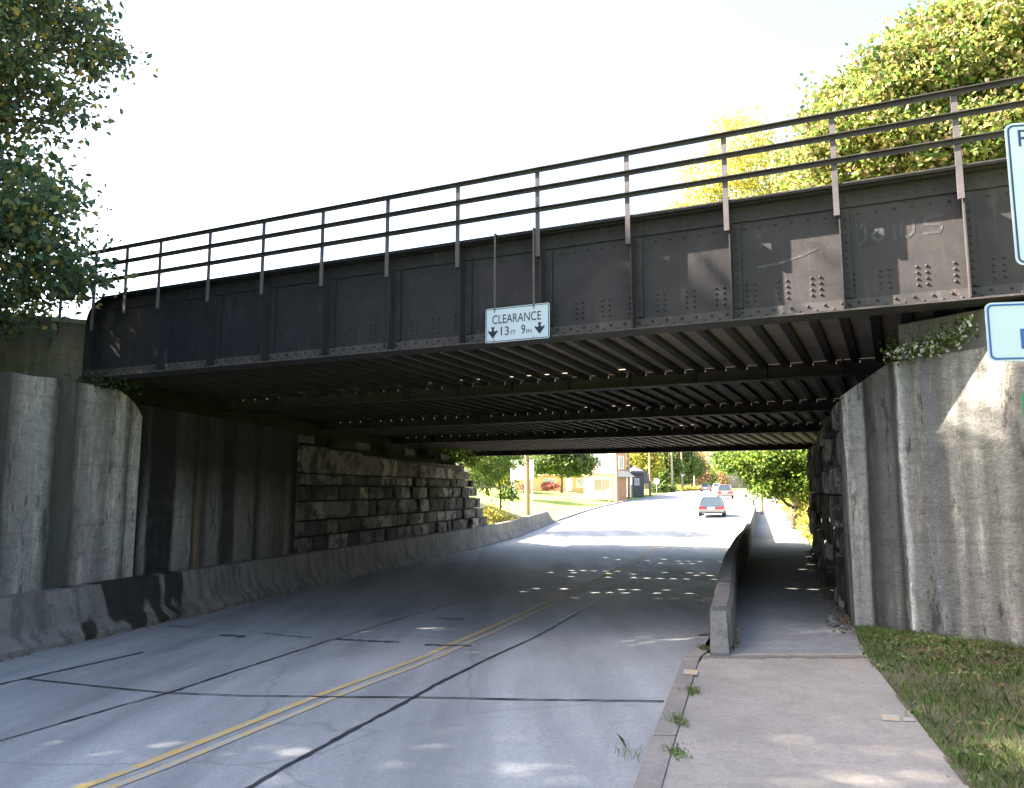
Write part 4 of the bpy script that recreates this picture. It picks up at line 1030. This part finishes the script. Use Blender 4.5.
pts = np.array(pts); V, Fc = blades(pts, .075, .003); tag(npmesh('grass', V, Fc, M['blade']), 'short patchy grass between sidewalk and right wing wall', 'grass', kind='stuff')
pts = []
for _ in range(5000):
    y = random.uniform(3, 9.4); a = XG(y); b = min(wall_x(y), a + 3.2); x = a + (b - a) * math.sqrt(random.random()); pts.append((x, y, verge_z(x, y) + random.uniform(.005, .03)))
for _ in range(700):
    y = random.uniform(9, 27); pts.append((XW(y) - abs(random.gauss(0, .12)) - .02, y, ZS(y) + .01))
for _ in range(260):
    y = random.uniform(11, 19); pts.append((XL(y) + abs(random.gauss(0, .06)) + .02, y, ZL(y) + .012))
for _ in range(200):
    y = random.uniform(8.1, 9.5); pts.append((XR(y) + .26 + abs(random.gauss(0, .05)), y, .0))
V, Fc = leaf_verts(np.array(pts), None, .045, flat=.6); tag(npmesh('leaf_litter', V, Fc, M['leaf_dry']), 'dry leaves scattered on the soil by the right wall', 'leaves', kind='stuff')
pts = []
for _ in range(130):
    y = random.uniform(3.5, 9.2); a = XG(y); b = min(wall_x(y), a + 3.2); x = random.uniform(a, b)
    for _ in range(26): pts.append((x + random.gauss(0, .04), y + random.gauss(0, .04), verge_z(x, y) + random.uniform(.01, .06)))
V, Fc = leaf_verts(np.array(pts), None, .032, flat=.5); tag(npmesh('ground_cover', V, Fc, M['blade']), 'low broad leaved weeds among the grass by the right wall', 'weeds', kind='stuff')
# weeds in the kerb joint
for i, (px, py, hgt, lab) in enumerate([(704, 650, .05, 'weed at the nose of the sidewalk parapet'), (693, 693, .05, 'weed in the kerb joint beside the orange paint'), (681, 724, .06, 'bushy weed in the kerb joint near the bottom'), (676, 755, .035, 'flattened weed at the kerb joint at the bottom edge'), (628, 757, .09, 'dry straw tuft on the road against the kerb')]):
    p = on_z(px, py, .0); root = empty('weed', p, lab, 'weed', 'weeds along the kerb')
    q = np.array([[p.x, p.y, 0.005]]) + rng.normal(size=(60, 3)) * np.array([.035, .06, 0]); V, Fc = blades(q, hgt, .003 if i < 4 else .0015); npmesh('blades', V, Fc, M['blade'], root)
    if i < 4: V, Fc = leaf_verts(np.array([[p.x, p.y, .02]]) + rng.normal(size=(50, 3)) * np.array([.03, .06, .01]), None, .025); npmesh('leaves', V, Fc, M['blade'], root)
for i in range(5):
    y = 9.3 + i * .25 + random.uniform(0, .2); x = XW(max(9.5, y)) - random.uniform(.08, .35); r_ = random.uniform(.025, .06)
    bm = bmesh.new(); bmesh.ops.create_icosphere(bm, subdivisions=2, radius=r_)
    for vv in bm.verts: vv.co *= random.uniform(.75, 1.15); vv.co.z *= .7
    me = bpy.data.meshes.new('rubble_stone'); bm.to_mesh(me); bm.free(); me.materials.append(M['stone']); o = bpy.data.objects.new('rubble_stone', me); C.objects.link(o); o.location = (x, y, ZS(y) + r_ * .4)
    tag(o, 'fallen rubble stone at the foot of the right abutment', 'stone', 'rubble at the right abutment')

# ------------------------------------------------------------------ beyond the underpass
def far_pt(px, Y, z=None):
    X = (px - 512) / F * Y; return Vector((X, Y, 0 if z is None else z))
def gz(X, Y):
    a = XL(Y); b = XR(Y)
    if X < a: return lawn(Y, a - X) - .03
    if X > XG(Y): return ZS(Y) - .05
    return road_z(X, Y)
def pole(px, Y, h, label, mat, r=.14, arm=True):
    p = far_pt(px, Y); p.z = gz(p.x, p.y); root = empty('utility_pole', p, label, 'pole', 'utility poles')
    m = MB(); m.tube([p - Vector((0, 0, .4)), p + Vector((0, 0, h))], [r, r * .65], 10); m.build('pole', mat, root)
    if arm:
        m = MB(); m.box((p.x - 1.1, p.y - .06, p.z + h - .75), (p.x + 1.1, p.y + .04 , p.z + h - .62)); m.build('crossarm', mat, root)
        for k in (-1, -.5, .5, 1): 
            m = MB(); m.tube([(p.x + k, p.y, p.z + h - .62), (p.x + k, p.y, p.z + h - .48)], .04, 6); m.build('insulator', M['signw'], root)
    return root
pole(527, 62, 9, 'thick brown wooden pole on the lawn beside the white board', M['pole'], .24)
pole(616, 92, 9, 'reddish wooden pole in front of the brick building', M['pole'], .17)
pole(628, 104, 9, 'pale wooden pole at the corner of the dark awning', M['pole_pale'], .2)
pole(649, 118, 9, 'reddish wooden pole beside the small white notice board', M['pole'], .2)
pole(671, 138, 9.5, 'pale wooden pole third from the vanishing road', M['pole_pale'], .22)
pole(681, 152, 10, 'reddish wooden pole behind the white diamond sign', M['pole'], .22)
pole(693, 190, 10, 'thin pale pole in front of the orange tree', M['pole_pale'], .2)
pole(700.5, 240, 10, 'thin distant pole right of the orange tree', M['pole'], .22)
pole(713, 330, 10, 'tiny distant pole over the parked cars', M['pole'], .25)
pole(719, 420, 10, 'tiniest distant pole at the end of the road', M['pole'], .28)
p = Vector((20.3 * .0 + (759 - 512) / F * 58, 58, -.2)); root = empty('sign_post', p, 'reddish post standing at the far end of the sidewalk parapet', 'post')
m = MB(); m.tube([p - Vector((0, 0, .3)), p + Vector((0, 0, 3.2))], [.13, .11], 10); m.build('post', M['pole'], root); m = MB(); m.tube([p + Vector((0, 0, 3.2)), p + Vector((0, 0, 3.26))], [.12, .05], 10); m.build('post_cap', M['alu'], root)

PT = [(527, 62, 9), (616, 92, 9), (628, 104, 9), (649, 118, 9), (671, 138, 9.5), (681, 152, 10), (693, 190, 10), (700.5, 240, 10), (713, 330, 10)]
TP = []
for px, Y, h in PT: q = far_pt(px, Y); TP.append(Vector((q.x, q.y, gz(q.x, q.y) + h - .5)))
for k, nm in ((-1, 'leftmost'), (.5, 'rightmost')):
    m = MB(); pts_ = []
    for a, b in zip(TP, TP[1:]):
        for q in range(6): t_ = q / 6; v_ = a.lerp(b, t_); pts_.append((v_.x + k, v_.y, v_.z - 2.4 * t_ * (1 - t_)))
    m.tube(pts_, .02, 4); root = tag(m.build('power_line', M['tar']), nm + ' black power line sagging between the wooden utility poles', 'power line', 'power lines')

# white advertising board on posts
p = far_pt(522, 68); z0 = gz(p.x, p.y); root = empty('billboard', (p.x, p.y, z0), 'large blank white board on posts at the left of the lawn', 'billboard')
m = MB(); m.box((p.x - 1.0, p.y - .08, 2.4), (p.x + 1.0, p.y + .08, 4.05)); m.build('board', M['white'], root)
for k in (-.85, .85): m = MB(); m.box((p.x + k - .06, p.y - .2, z0 - .3), (p.x + k + .06, p.y - .085, 4.0)); m.build('post', M['white'], root)
m = MB(); m.box((p.x - 1.05, p.y - .1, 4.051), (p.x + 1.05, p.y + .1, 4.12)); m.build('cap', M['white'], root)

def house(name, label, x0, x1, y0, y1, z0, h, roofh, wallm, roofm, wins, flat=False, rz=0, over=.35, cat='house'):
    """local box house; wins: list of (u0,u1,v0,v1,kind) on the front face in metres"""
    root = empty(name, ((x0 + x1) / 2, (y0 + y1) / 2, z0), label, cat)
    m = MB(); m.box((x0, y0, z0 - 2.0), (x1, y1, z0 + h)); wl = m.build('wall', wallm, root)
    m = MB(); zt = z0 + h
    if flat:
        m.box((x0 - .12, y0 - .12, zt + .002), (x1 + .12, y1 + .12, zt + .3)); m.build('parapet', roofm, root)
    else:
        ym = (y0 + y1) / 2; o = over
        m.add([(x0 - o, y0 - o, zt), (x1 + o, y0 - o, zt), (x1 + o, y1 + o, zt), (x0 - o, y1 + o, zt), (x0 + 1, ym, zt + roofh), (x1 - 1, ym, zt + roofh),
               (x0 - o, y0 - o, zt + .12), (x1 + o, y0 - o, zt + .12), (x1 + o, y1 + o, zt + .12), (x0 - o, y1 + o, zt + .12)],
              [(6, 7, 5, 4), (8, 9, 4, 5), (7, 8, 5), (9, 6, 4), (0, 1, 7, 6), (1, 2, 8, 7), (2, 3, 9, 8), (3, 0, 6, 9), (3, 2, 1, 0)]); m.build('roof', roofm, root)
    for (face, u0, u1, v0, v1, kind) in wins:
        def fr(a, d, b, face=face):
            if face == 'f': return (x0 + a, y0 - d, z0 + b)
            return (x1 + d, y0 + a, z0 + b)
        f = MB(); t_ = .07
        for (a, b, c_, d_) in ((u0 - t_, u1 + t_, v1, v1 + t_), (u0 - t_, u1 + t_, v0 - t_, v0), (u0 - t_, u0, v0, v1), (u1, u1 + t_, v0, v1)):
            f.box((a, .003, c_), (b, .07, d_), fr)
        if kind == 'window': f.box(((u0 + u1) / 2 - .02, .003, v0), ((u0 + u1) / 2 + .02, .05, v1), fr)
        fo = f.build(kind, M['white'], wl)
        g = MB(); g.box((u0, .004, v0), (u1, .02, v1), fr); g.build('pane' if kind == 'window' else 'door_leaf', M['glass'] if kind == 'window' else M['white'], fo if False else wl)
    return root
# long low tan building behind the lawn
Y = 118; xa = (528 - 512) / F * Y; xb = (592 - 512) / F * Y
house('bungalow', 'long low tan building with brown roof behind the lawn', xa - 3, xb, Y, Y + 9, 1.5, 2.1, 1.3, M['tan'], M['roof'], [('f', 5.3, 7.0, .5, 1.7, 'window'), ('f', 8.6, 9.4, 0, 1.9, 'door'), ('f', 10.2, 11.6, .5, 1.7, 'window')])
Y = 106; xa = (589 - 512) / F * Y; xb = (612 - 512) / F * Y
house('shop', 'white shop with wide front window left of the brick building', xa, xb + 1.4, Y, Y + 8, .9, 2.7, 1.2, M['white'], M['roof'], [('f', .6, 2.6, .6, 2.0, 'window')])
# white garage-like gable beyond
Y = 120; house('shed', 'white upper building rising behind the shop', (591 - 512) / F * Y, (611 - 512) / F * Y, Y, Y + 6, 1.3, 5.6, 1, M['white'], M['white'], [('f', .5, 1.5, 3.6, 4.7, 'window')], flat=True)
Y = 100; xa = (612 - 512) / F * Y; xb = (628 - 512) / F * Y
bh = house('brick_building', 'two storey red brick building with dark awning by the road', xa + .9, xb, Y + 2, Y + 13, .7, 6.3, 0, M['brick'], M['brick'], [('f', .25, .7, 3.6, 5.1, 'window'), ('r', 1.6, 2.4, 3.5, 5.2, 'window'), ('r', 4.2, 5.0, 3.5, 5.2, 'window'), ('r', 7, 7.8, 3.5, 5.2, 'window'), ('r', 1, 2.4, .3, 2.1, 'window'), ('r', 4, 5, 0, 2.1, 'door'), ('r', 6, 8.2, .5, 2.1, 'window')], flat=True, cat='building')
m = MB(); m.hexa([(xa + .6, Y + 1.2, 3.2), (xb + 1.0, Y + 1.2, 3.2), (xb + 1.0, Y + 12, 3.2), (xb + .01, Y + 12, 3.2), (xa + .9, Y + 1.9, 4.0), (xb + .05, Y + 1.9, 4.0), (xb + .05, Y + 12, 4.0), (xb + .01, Y + 12, 4.0)]); m.build('awning', M['roof_dark'], bh)
Y = 112; house('dark_house', 'dark wooden building between the pale pole and the notice board', (632 - 512) / F * Y, (643 - 512) / F * Y, Y, Y + 9, 1.0, 2.9, 1.2, M['darkwood'], M['roof_dark'], [('f', .3, .8, 1.3, 2.1, 'window'), ('r', 2, 3, 1.2, 2.2, 'window')])
def board(name, px, Y, w_, z0, z1, label, mat, shape='rect', cat='sign'):
    p = far_pt(px, Y); g = gz(p.x, p.y); root = empty(name, (p.x, p.y, g), label, cat)
    m = MB(); m.tube([(p.x, p.y + .05, g - .2), (p.x, p.y + .05, z1 - .05)], .05, 8); m.build('post', M['alu'], root)
    cz = (z0 + z1) / 2; h = (z1 - z0) / 2
    P = [(-w_ / 2, -h), (w_ / 2, -h), (w_ / 2, h), (-w_ / 2, h)] if shape == 'rect' else ([(0, -h), (w_ / 2, 0), (0, h), (-w_ / 2, 0)] if shape == 'diamond' else [(w_ / 2 * math.cos(a), h * math.sin(a)) for a in np.linspace(0, 2 * math.pi, 9)[:-1]])
    m = MB(); m.prism(P, lambda a, b: (p.x + a, p.y - .02, cz + b), lambda a, b: (p.x + a, p.y - .002, cz + b)); m.build('panel', mat, root); return root
board('notice_board', 645.5, 117, .8, 2.5, 3.9, 'pale rectangular notice board left of the reddish pole', M['bumper'])
board('stop_sign', 655.5, 128, 1.0, 2.4, 3.5, 'pale octagonal sign back on a post before the green hedge', M['white'], 'oct')
board('warning_sign', 681.5, 150, 1.1, 3.9, 5.0, 'white diamond sign hanging by the reddish pole', M['white'], 'diamond')
board('small_sign', 608, 96, .55, .95, 1.7, 'small white sign on a short post at the lawn edge', M['white'])
board('realty_sign', 513, 64, .3, 1.2, 2.4, 'narrow white sign post left of the billboard', M['white'])
# thin mast beyond the railing
root = empty('antenna_mast', (-37, 80, 0), 'thin distant antenna mast seen through the left railing', 'mast'); m = MB(); m.tube([(-37, 80, -1), (-37, 80, 24.3)], [.12, .05], 6); m.build('mast', M['alu'], root)
for z in (21, 22.4): m = MB(); m.box((-37.5, 79.97, z), (-36.5, 80.03, z + .08)); m.build('crossbar', M['alu'], root)

bush('flower_bush', (4.6, 108, 1.5), [(5.0, 108, 2.1, 1.2, 1, .5)], M['leaf_red'], 'bright red flowering bush beside the tan building', leaf=.3, clump=.5)
bush('flower_bush', (1.1, 76, 1.4), [(1.1, 76, 1.9, .4, .4, .35)], M['leaf_red'], 'small red flowering bush under the white billboard', leaf=.14, clump=.25)
Y = 100; X = (561 - 512) / F * Y
tree('lawn_tree', (X, Y, 1.5), 5, [(X, Y, 5.0, 3.2, 2.5, 1.6), (X - 2.4, Y, 4.8, 2, 2, 1.2), (X + 2.2, Y, 4.7, 2, 2, 1.2), (X, Y, 6.6, 3, 2.4, 1.4)], M['leaf_far'], M['bark'], 'round green tree on the lawn before the tan building', r=.16, leaf=.4, dens=14, clump=.8, per=16)
# far-off trees, each its own
ft = [(488, 90, 'leaf_far', 9, 'green tree farthest left beyond the wall end'), (503, 110, 'leaf_yellow', 8, 'pale yellow green tree behind the billboard'), (598, 150, 'leaf_far', 9, 'distant green tree behind the white shop'),
      (638, 140, 'leaf_yellow', 11, 'yellow green tree above the dark wooden house'), (650, 165, 'leaf_far', 14, 'tall green tree behind the notice board'), (661, 150, 'leaf_far', 10, 'green tree between the two middle poles'),
      (672, 185, 'leaf_far', 15, 'tall dark green tree behind the pale pole'), (682, 200, 'leaf_far', 13, 'green tree behind the diamond sign'), (692, 215, 'leaf_orange', 12, 'orange autumn tree at the bend of the road'), (703, 240, 'leaf_far', 9, 'last green tree left of the vanishing road'), (719, 330, 'leaf_orange', 9, 'orange brown tree at the end of the road')]
for px, Y, mt, h, lab in ft:
    X = (px - 512) / F * Y; z = 1.2; sc = h / 10
    tree('street_tree' if mt != 'leaf_orange' else 'autumn_tree', (X, Y, z), h * .8, [(X, Y, z + h * .62, 2.6 * sc, 2.4 * sc, 3 * sc), (X - 1.7 * sc, Y, z + h * .5, 1.9 * sc, 2 * sc, 2 * sc), (X + 1.7 * sc, Y - .5, z + h * .45, 1.9 * sc, 2 * sc, 2.1 * sc), (X, Y - 1, z + h * .3, 2.2 * sc, 2 * sc, 1.6 * sc)], M[mt], M['bark'], lab, group='far street trees', r=.2, leaf=.5, dens=7, clump=1.1, per=16)
for px, Y, lab, mt in [(662, 136, 'low bright hedge left of the middle poles', 'leaf_far'), (674, 156, 'low hedge between the two middle poles', 'leaf_yellow'), (688, 176, 'low hedge right of the diamond sign', 'leaf_yellow')]:
    X = (px - 512) / F * Y; bush('hedge', (X, Y, 1.3), [(X - 1, Y, 1.8, 1.5, 1, .8), (X + 1, Y, 1.7, 1.5, 1, .7)], M[mt], lab, leaf=.35, clump=.5, dens=12)

# ------------------------------------------------------------------ cars
def make_car(loc, rz, paint, label, kind='sedan'):
    root = empty('parked_car' if 'parked' in label else 'car', loc, label, 'car', 'cars on the road beyond the bridge', rz)
    def L(o): o.parent = root; o.location = (0, 0, 0); return o
    def bld(mb, name, mat, par=None):
        me = mb.build(name, mat, None); me.parent = par or root; return me
    suv = kind == 'suv'; roof = 1.62 if suv else 1.38; belt = .95 if suv else .86
    # body: lofted cross sections along y (rear at y=-2.35)
    secs = [(-2.36, .82, .42, belt - .16), (-2.28, .88, .3, belt - .03), (-1.7, .9, .24, belt + .01), (0, .91, .22, belt + .01), (1.3, .9, .24, belt - .06), (2.1, .86, .3, belt - .16), (2.36, .74, .42, belt - .28)]
    m = MB(); V = []
    for y, hw, z0, z1 in secs:
        V += [(-hw * .94, y, z0), (-hw, y, (z0 + z1) / 2), (-hw * .97, y, z1 - .05), (-hw * .9, y, z1), (hw * .9, y, z1), (hw * .97, y, z1 - .05), (hw, y, (z0 + z1) / 2), (hw * .94, y, z0)]
    n = 8; Fc = [(i * n + k, i * n + (k + 1) % n, (i + 1) * n + (k + 1) % n, (i + 1) * n + k) for i in range(len(secs) - 1) for k in range(n)] + [tuple(range(n)), tuple((len(secs) - 1) * n + k for k in range(n - 1, -1, -1))]
    m.add(V, Fc); bd = bld(m, 'body', paint)
    yr = -2.15 if suv else -1.75; yt = -1.85 if suv else -1.05; yf = .25; yw = 1.05
    m = MB(); z0 = belt + .002
    base = [(-.8, yr), (.8, yr), (.8, yw), (-.8, yw)]; top = [(-.6, yt), (.6, yt), (.6, yf), (-.6, yf)]
    m.hexa([(x, y, z0) for x, y in base] + [(x, y, roof - .04) for x, y in top]); gh = bld(m, 'greenhouse', M['car_glass'])
    m = MB(); m.hexa([(-.62, yt - .03, roof - .039), (.62, yt - .03, roof - .039), (.62, yf + .03, roof - .039), (-.62, yf + .03, roof - .039), (-.52, yt + .1, roof), (.52, yt + .1, roof), (.52, yf - .1, roof), (-.52, yf - .1, roof)]); bld(m, 'roof', paint)
    m = MB()
    for sx in (-1, 1):
        for (a, b) in (((.805, yr + .02), (.605, yt)), ((.805, yw - .02), (.605, yf))):
            m.tube([(sx * a[0] * .99, a[1], z0), (sx * b[0], b[1], roof - .04)], .035, 6)
    bld(m, 'pillars', paint)
    for sx in (-1, 1):
        m = MB(); m.box((sx * .84 - .0 if sx < 0 else .42, -2.375, belt - .3), (-.42 if sx < 0 else .84, -2.30, belt - .12)); bld(m, 'tail_light', M['taillight'])
    m = MB(); m.box((-.86, -2.45, .38), (.86, -2.30, .56)); bld(m, 'rear_bumper', M['bumper'])
    m = MB(); m.box((-.26, -2.385, belt - .3), (.26, -2.372, belt - .17)); bld(m, 'number_plate', M['white'])
    for sx in (-1, 1):
        for y in (-1.45, 1.45):
            m = MB(); m.tube([(sx * .7, y, .32), (sx * .9, y, .32)], .32, 18); wh = bld(m, 'wheel', M['rubber']); m = MB(); m.tube([(sx * .9, y, .32), (sx * .915, y, .32)], .19, 12); bld(m, 'rim', M['alu'], wh)
    for o in list(root.children): pass
    return root
hd = -math.atan(.3)
def car_at(px, py, z, paint, label, kind='sedan', rz=hd):
    p = on_z(px, py, z); p.z = road_z(p.x, p.y); return make_car(p, rz, paint, label, kind)
p1 = Vector(((710 - 512) / F * 53.5, 55.0, 0)); p1.z = road_z(p1.x, p1.y) 
make_car((14.45, 58, road_z(14.45, 58)), hd, M['car_dark'], 'dark sedan with red tail lights driving away beyond the bridge')
make_car((25.1, 94.5, road_z(25.4, 93.5)), hd, M['car_pale'], 'pale brown estate car ahead of the dark sedan', 'suv')
make_car((35.8, 148, road_z(35.8, 148)), hd, M['car_blue'], 'dark blue car parked at the left kerb far up the road')
make_car((45.4, 178, road_z(45.4, 178)), hd + math.pi, M['car_white'], 'white car coming down the road far away', 'suv')
make_car((53.5, 205, road_z(53.5, 205)), hd + math.pi, M['car_red'], 'red car at the far end of the road')
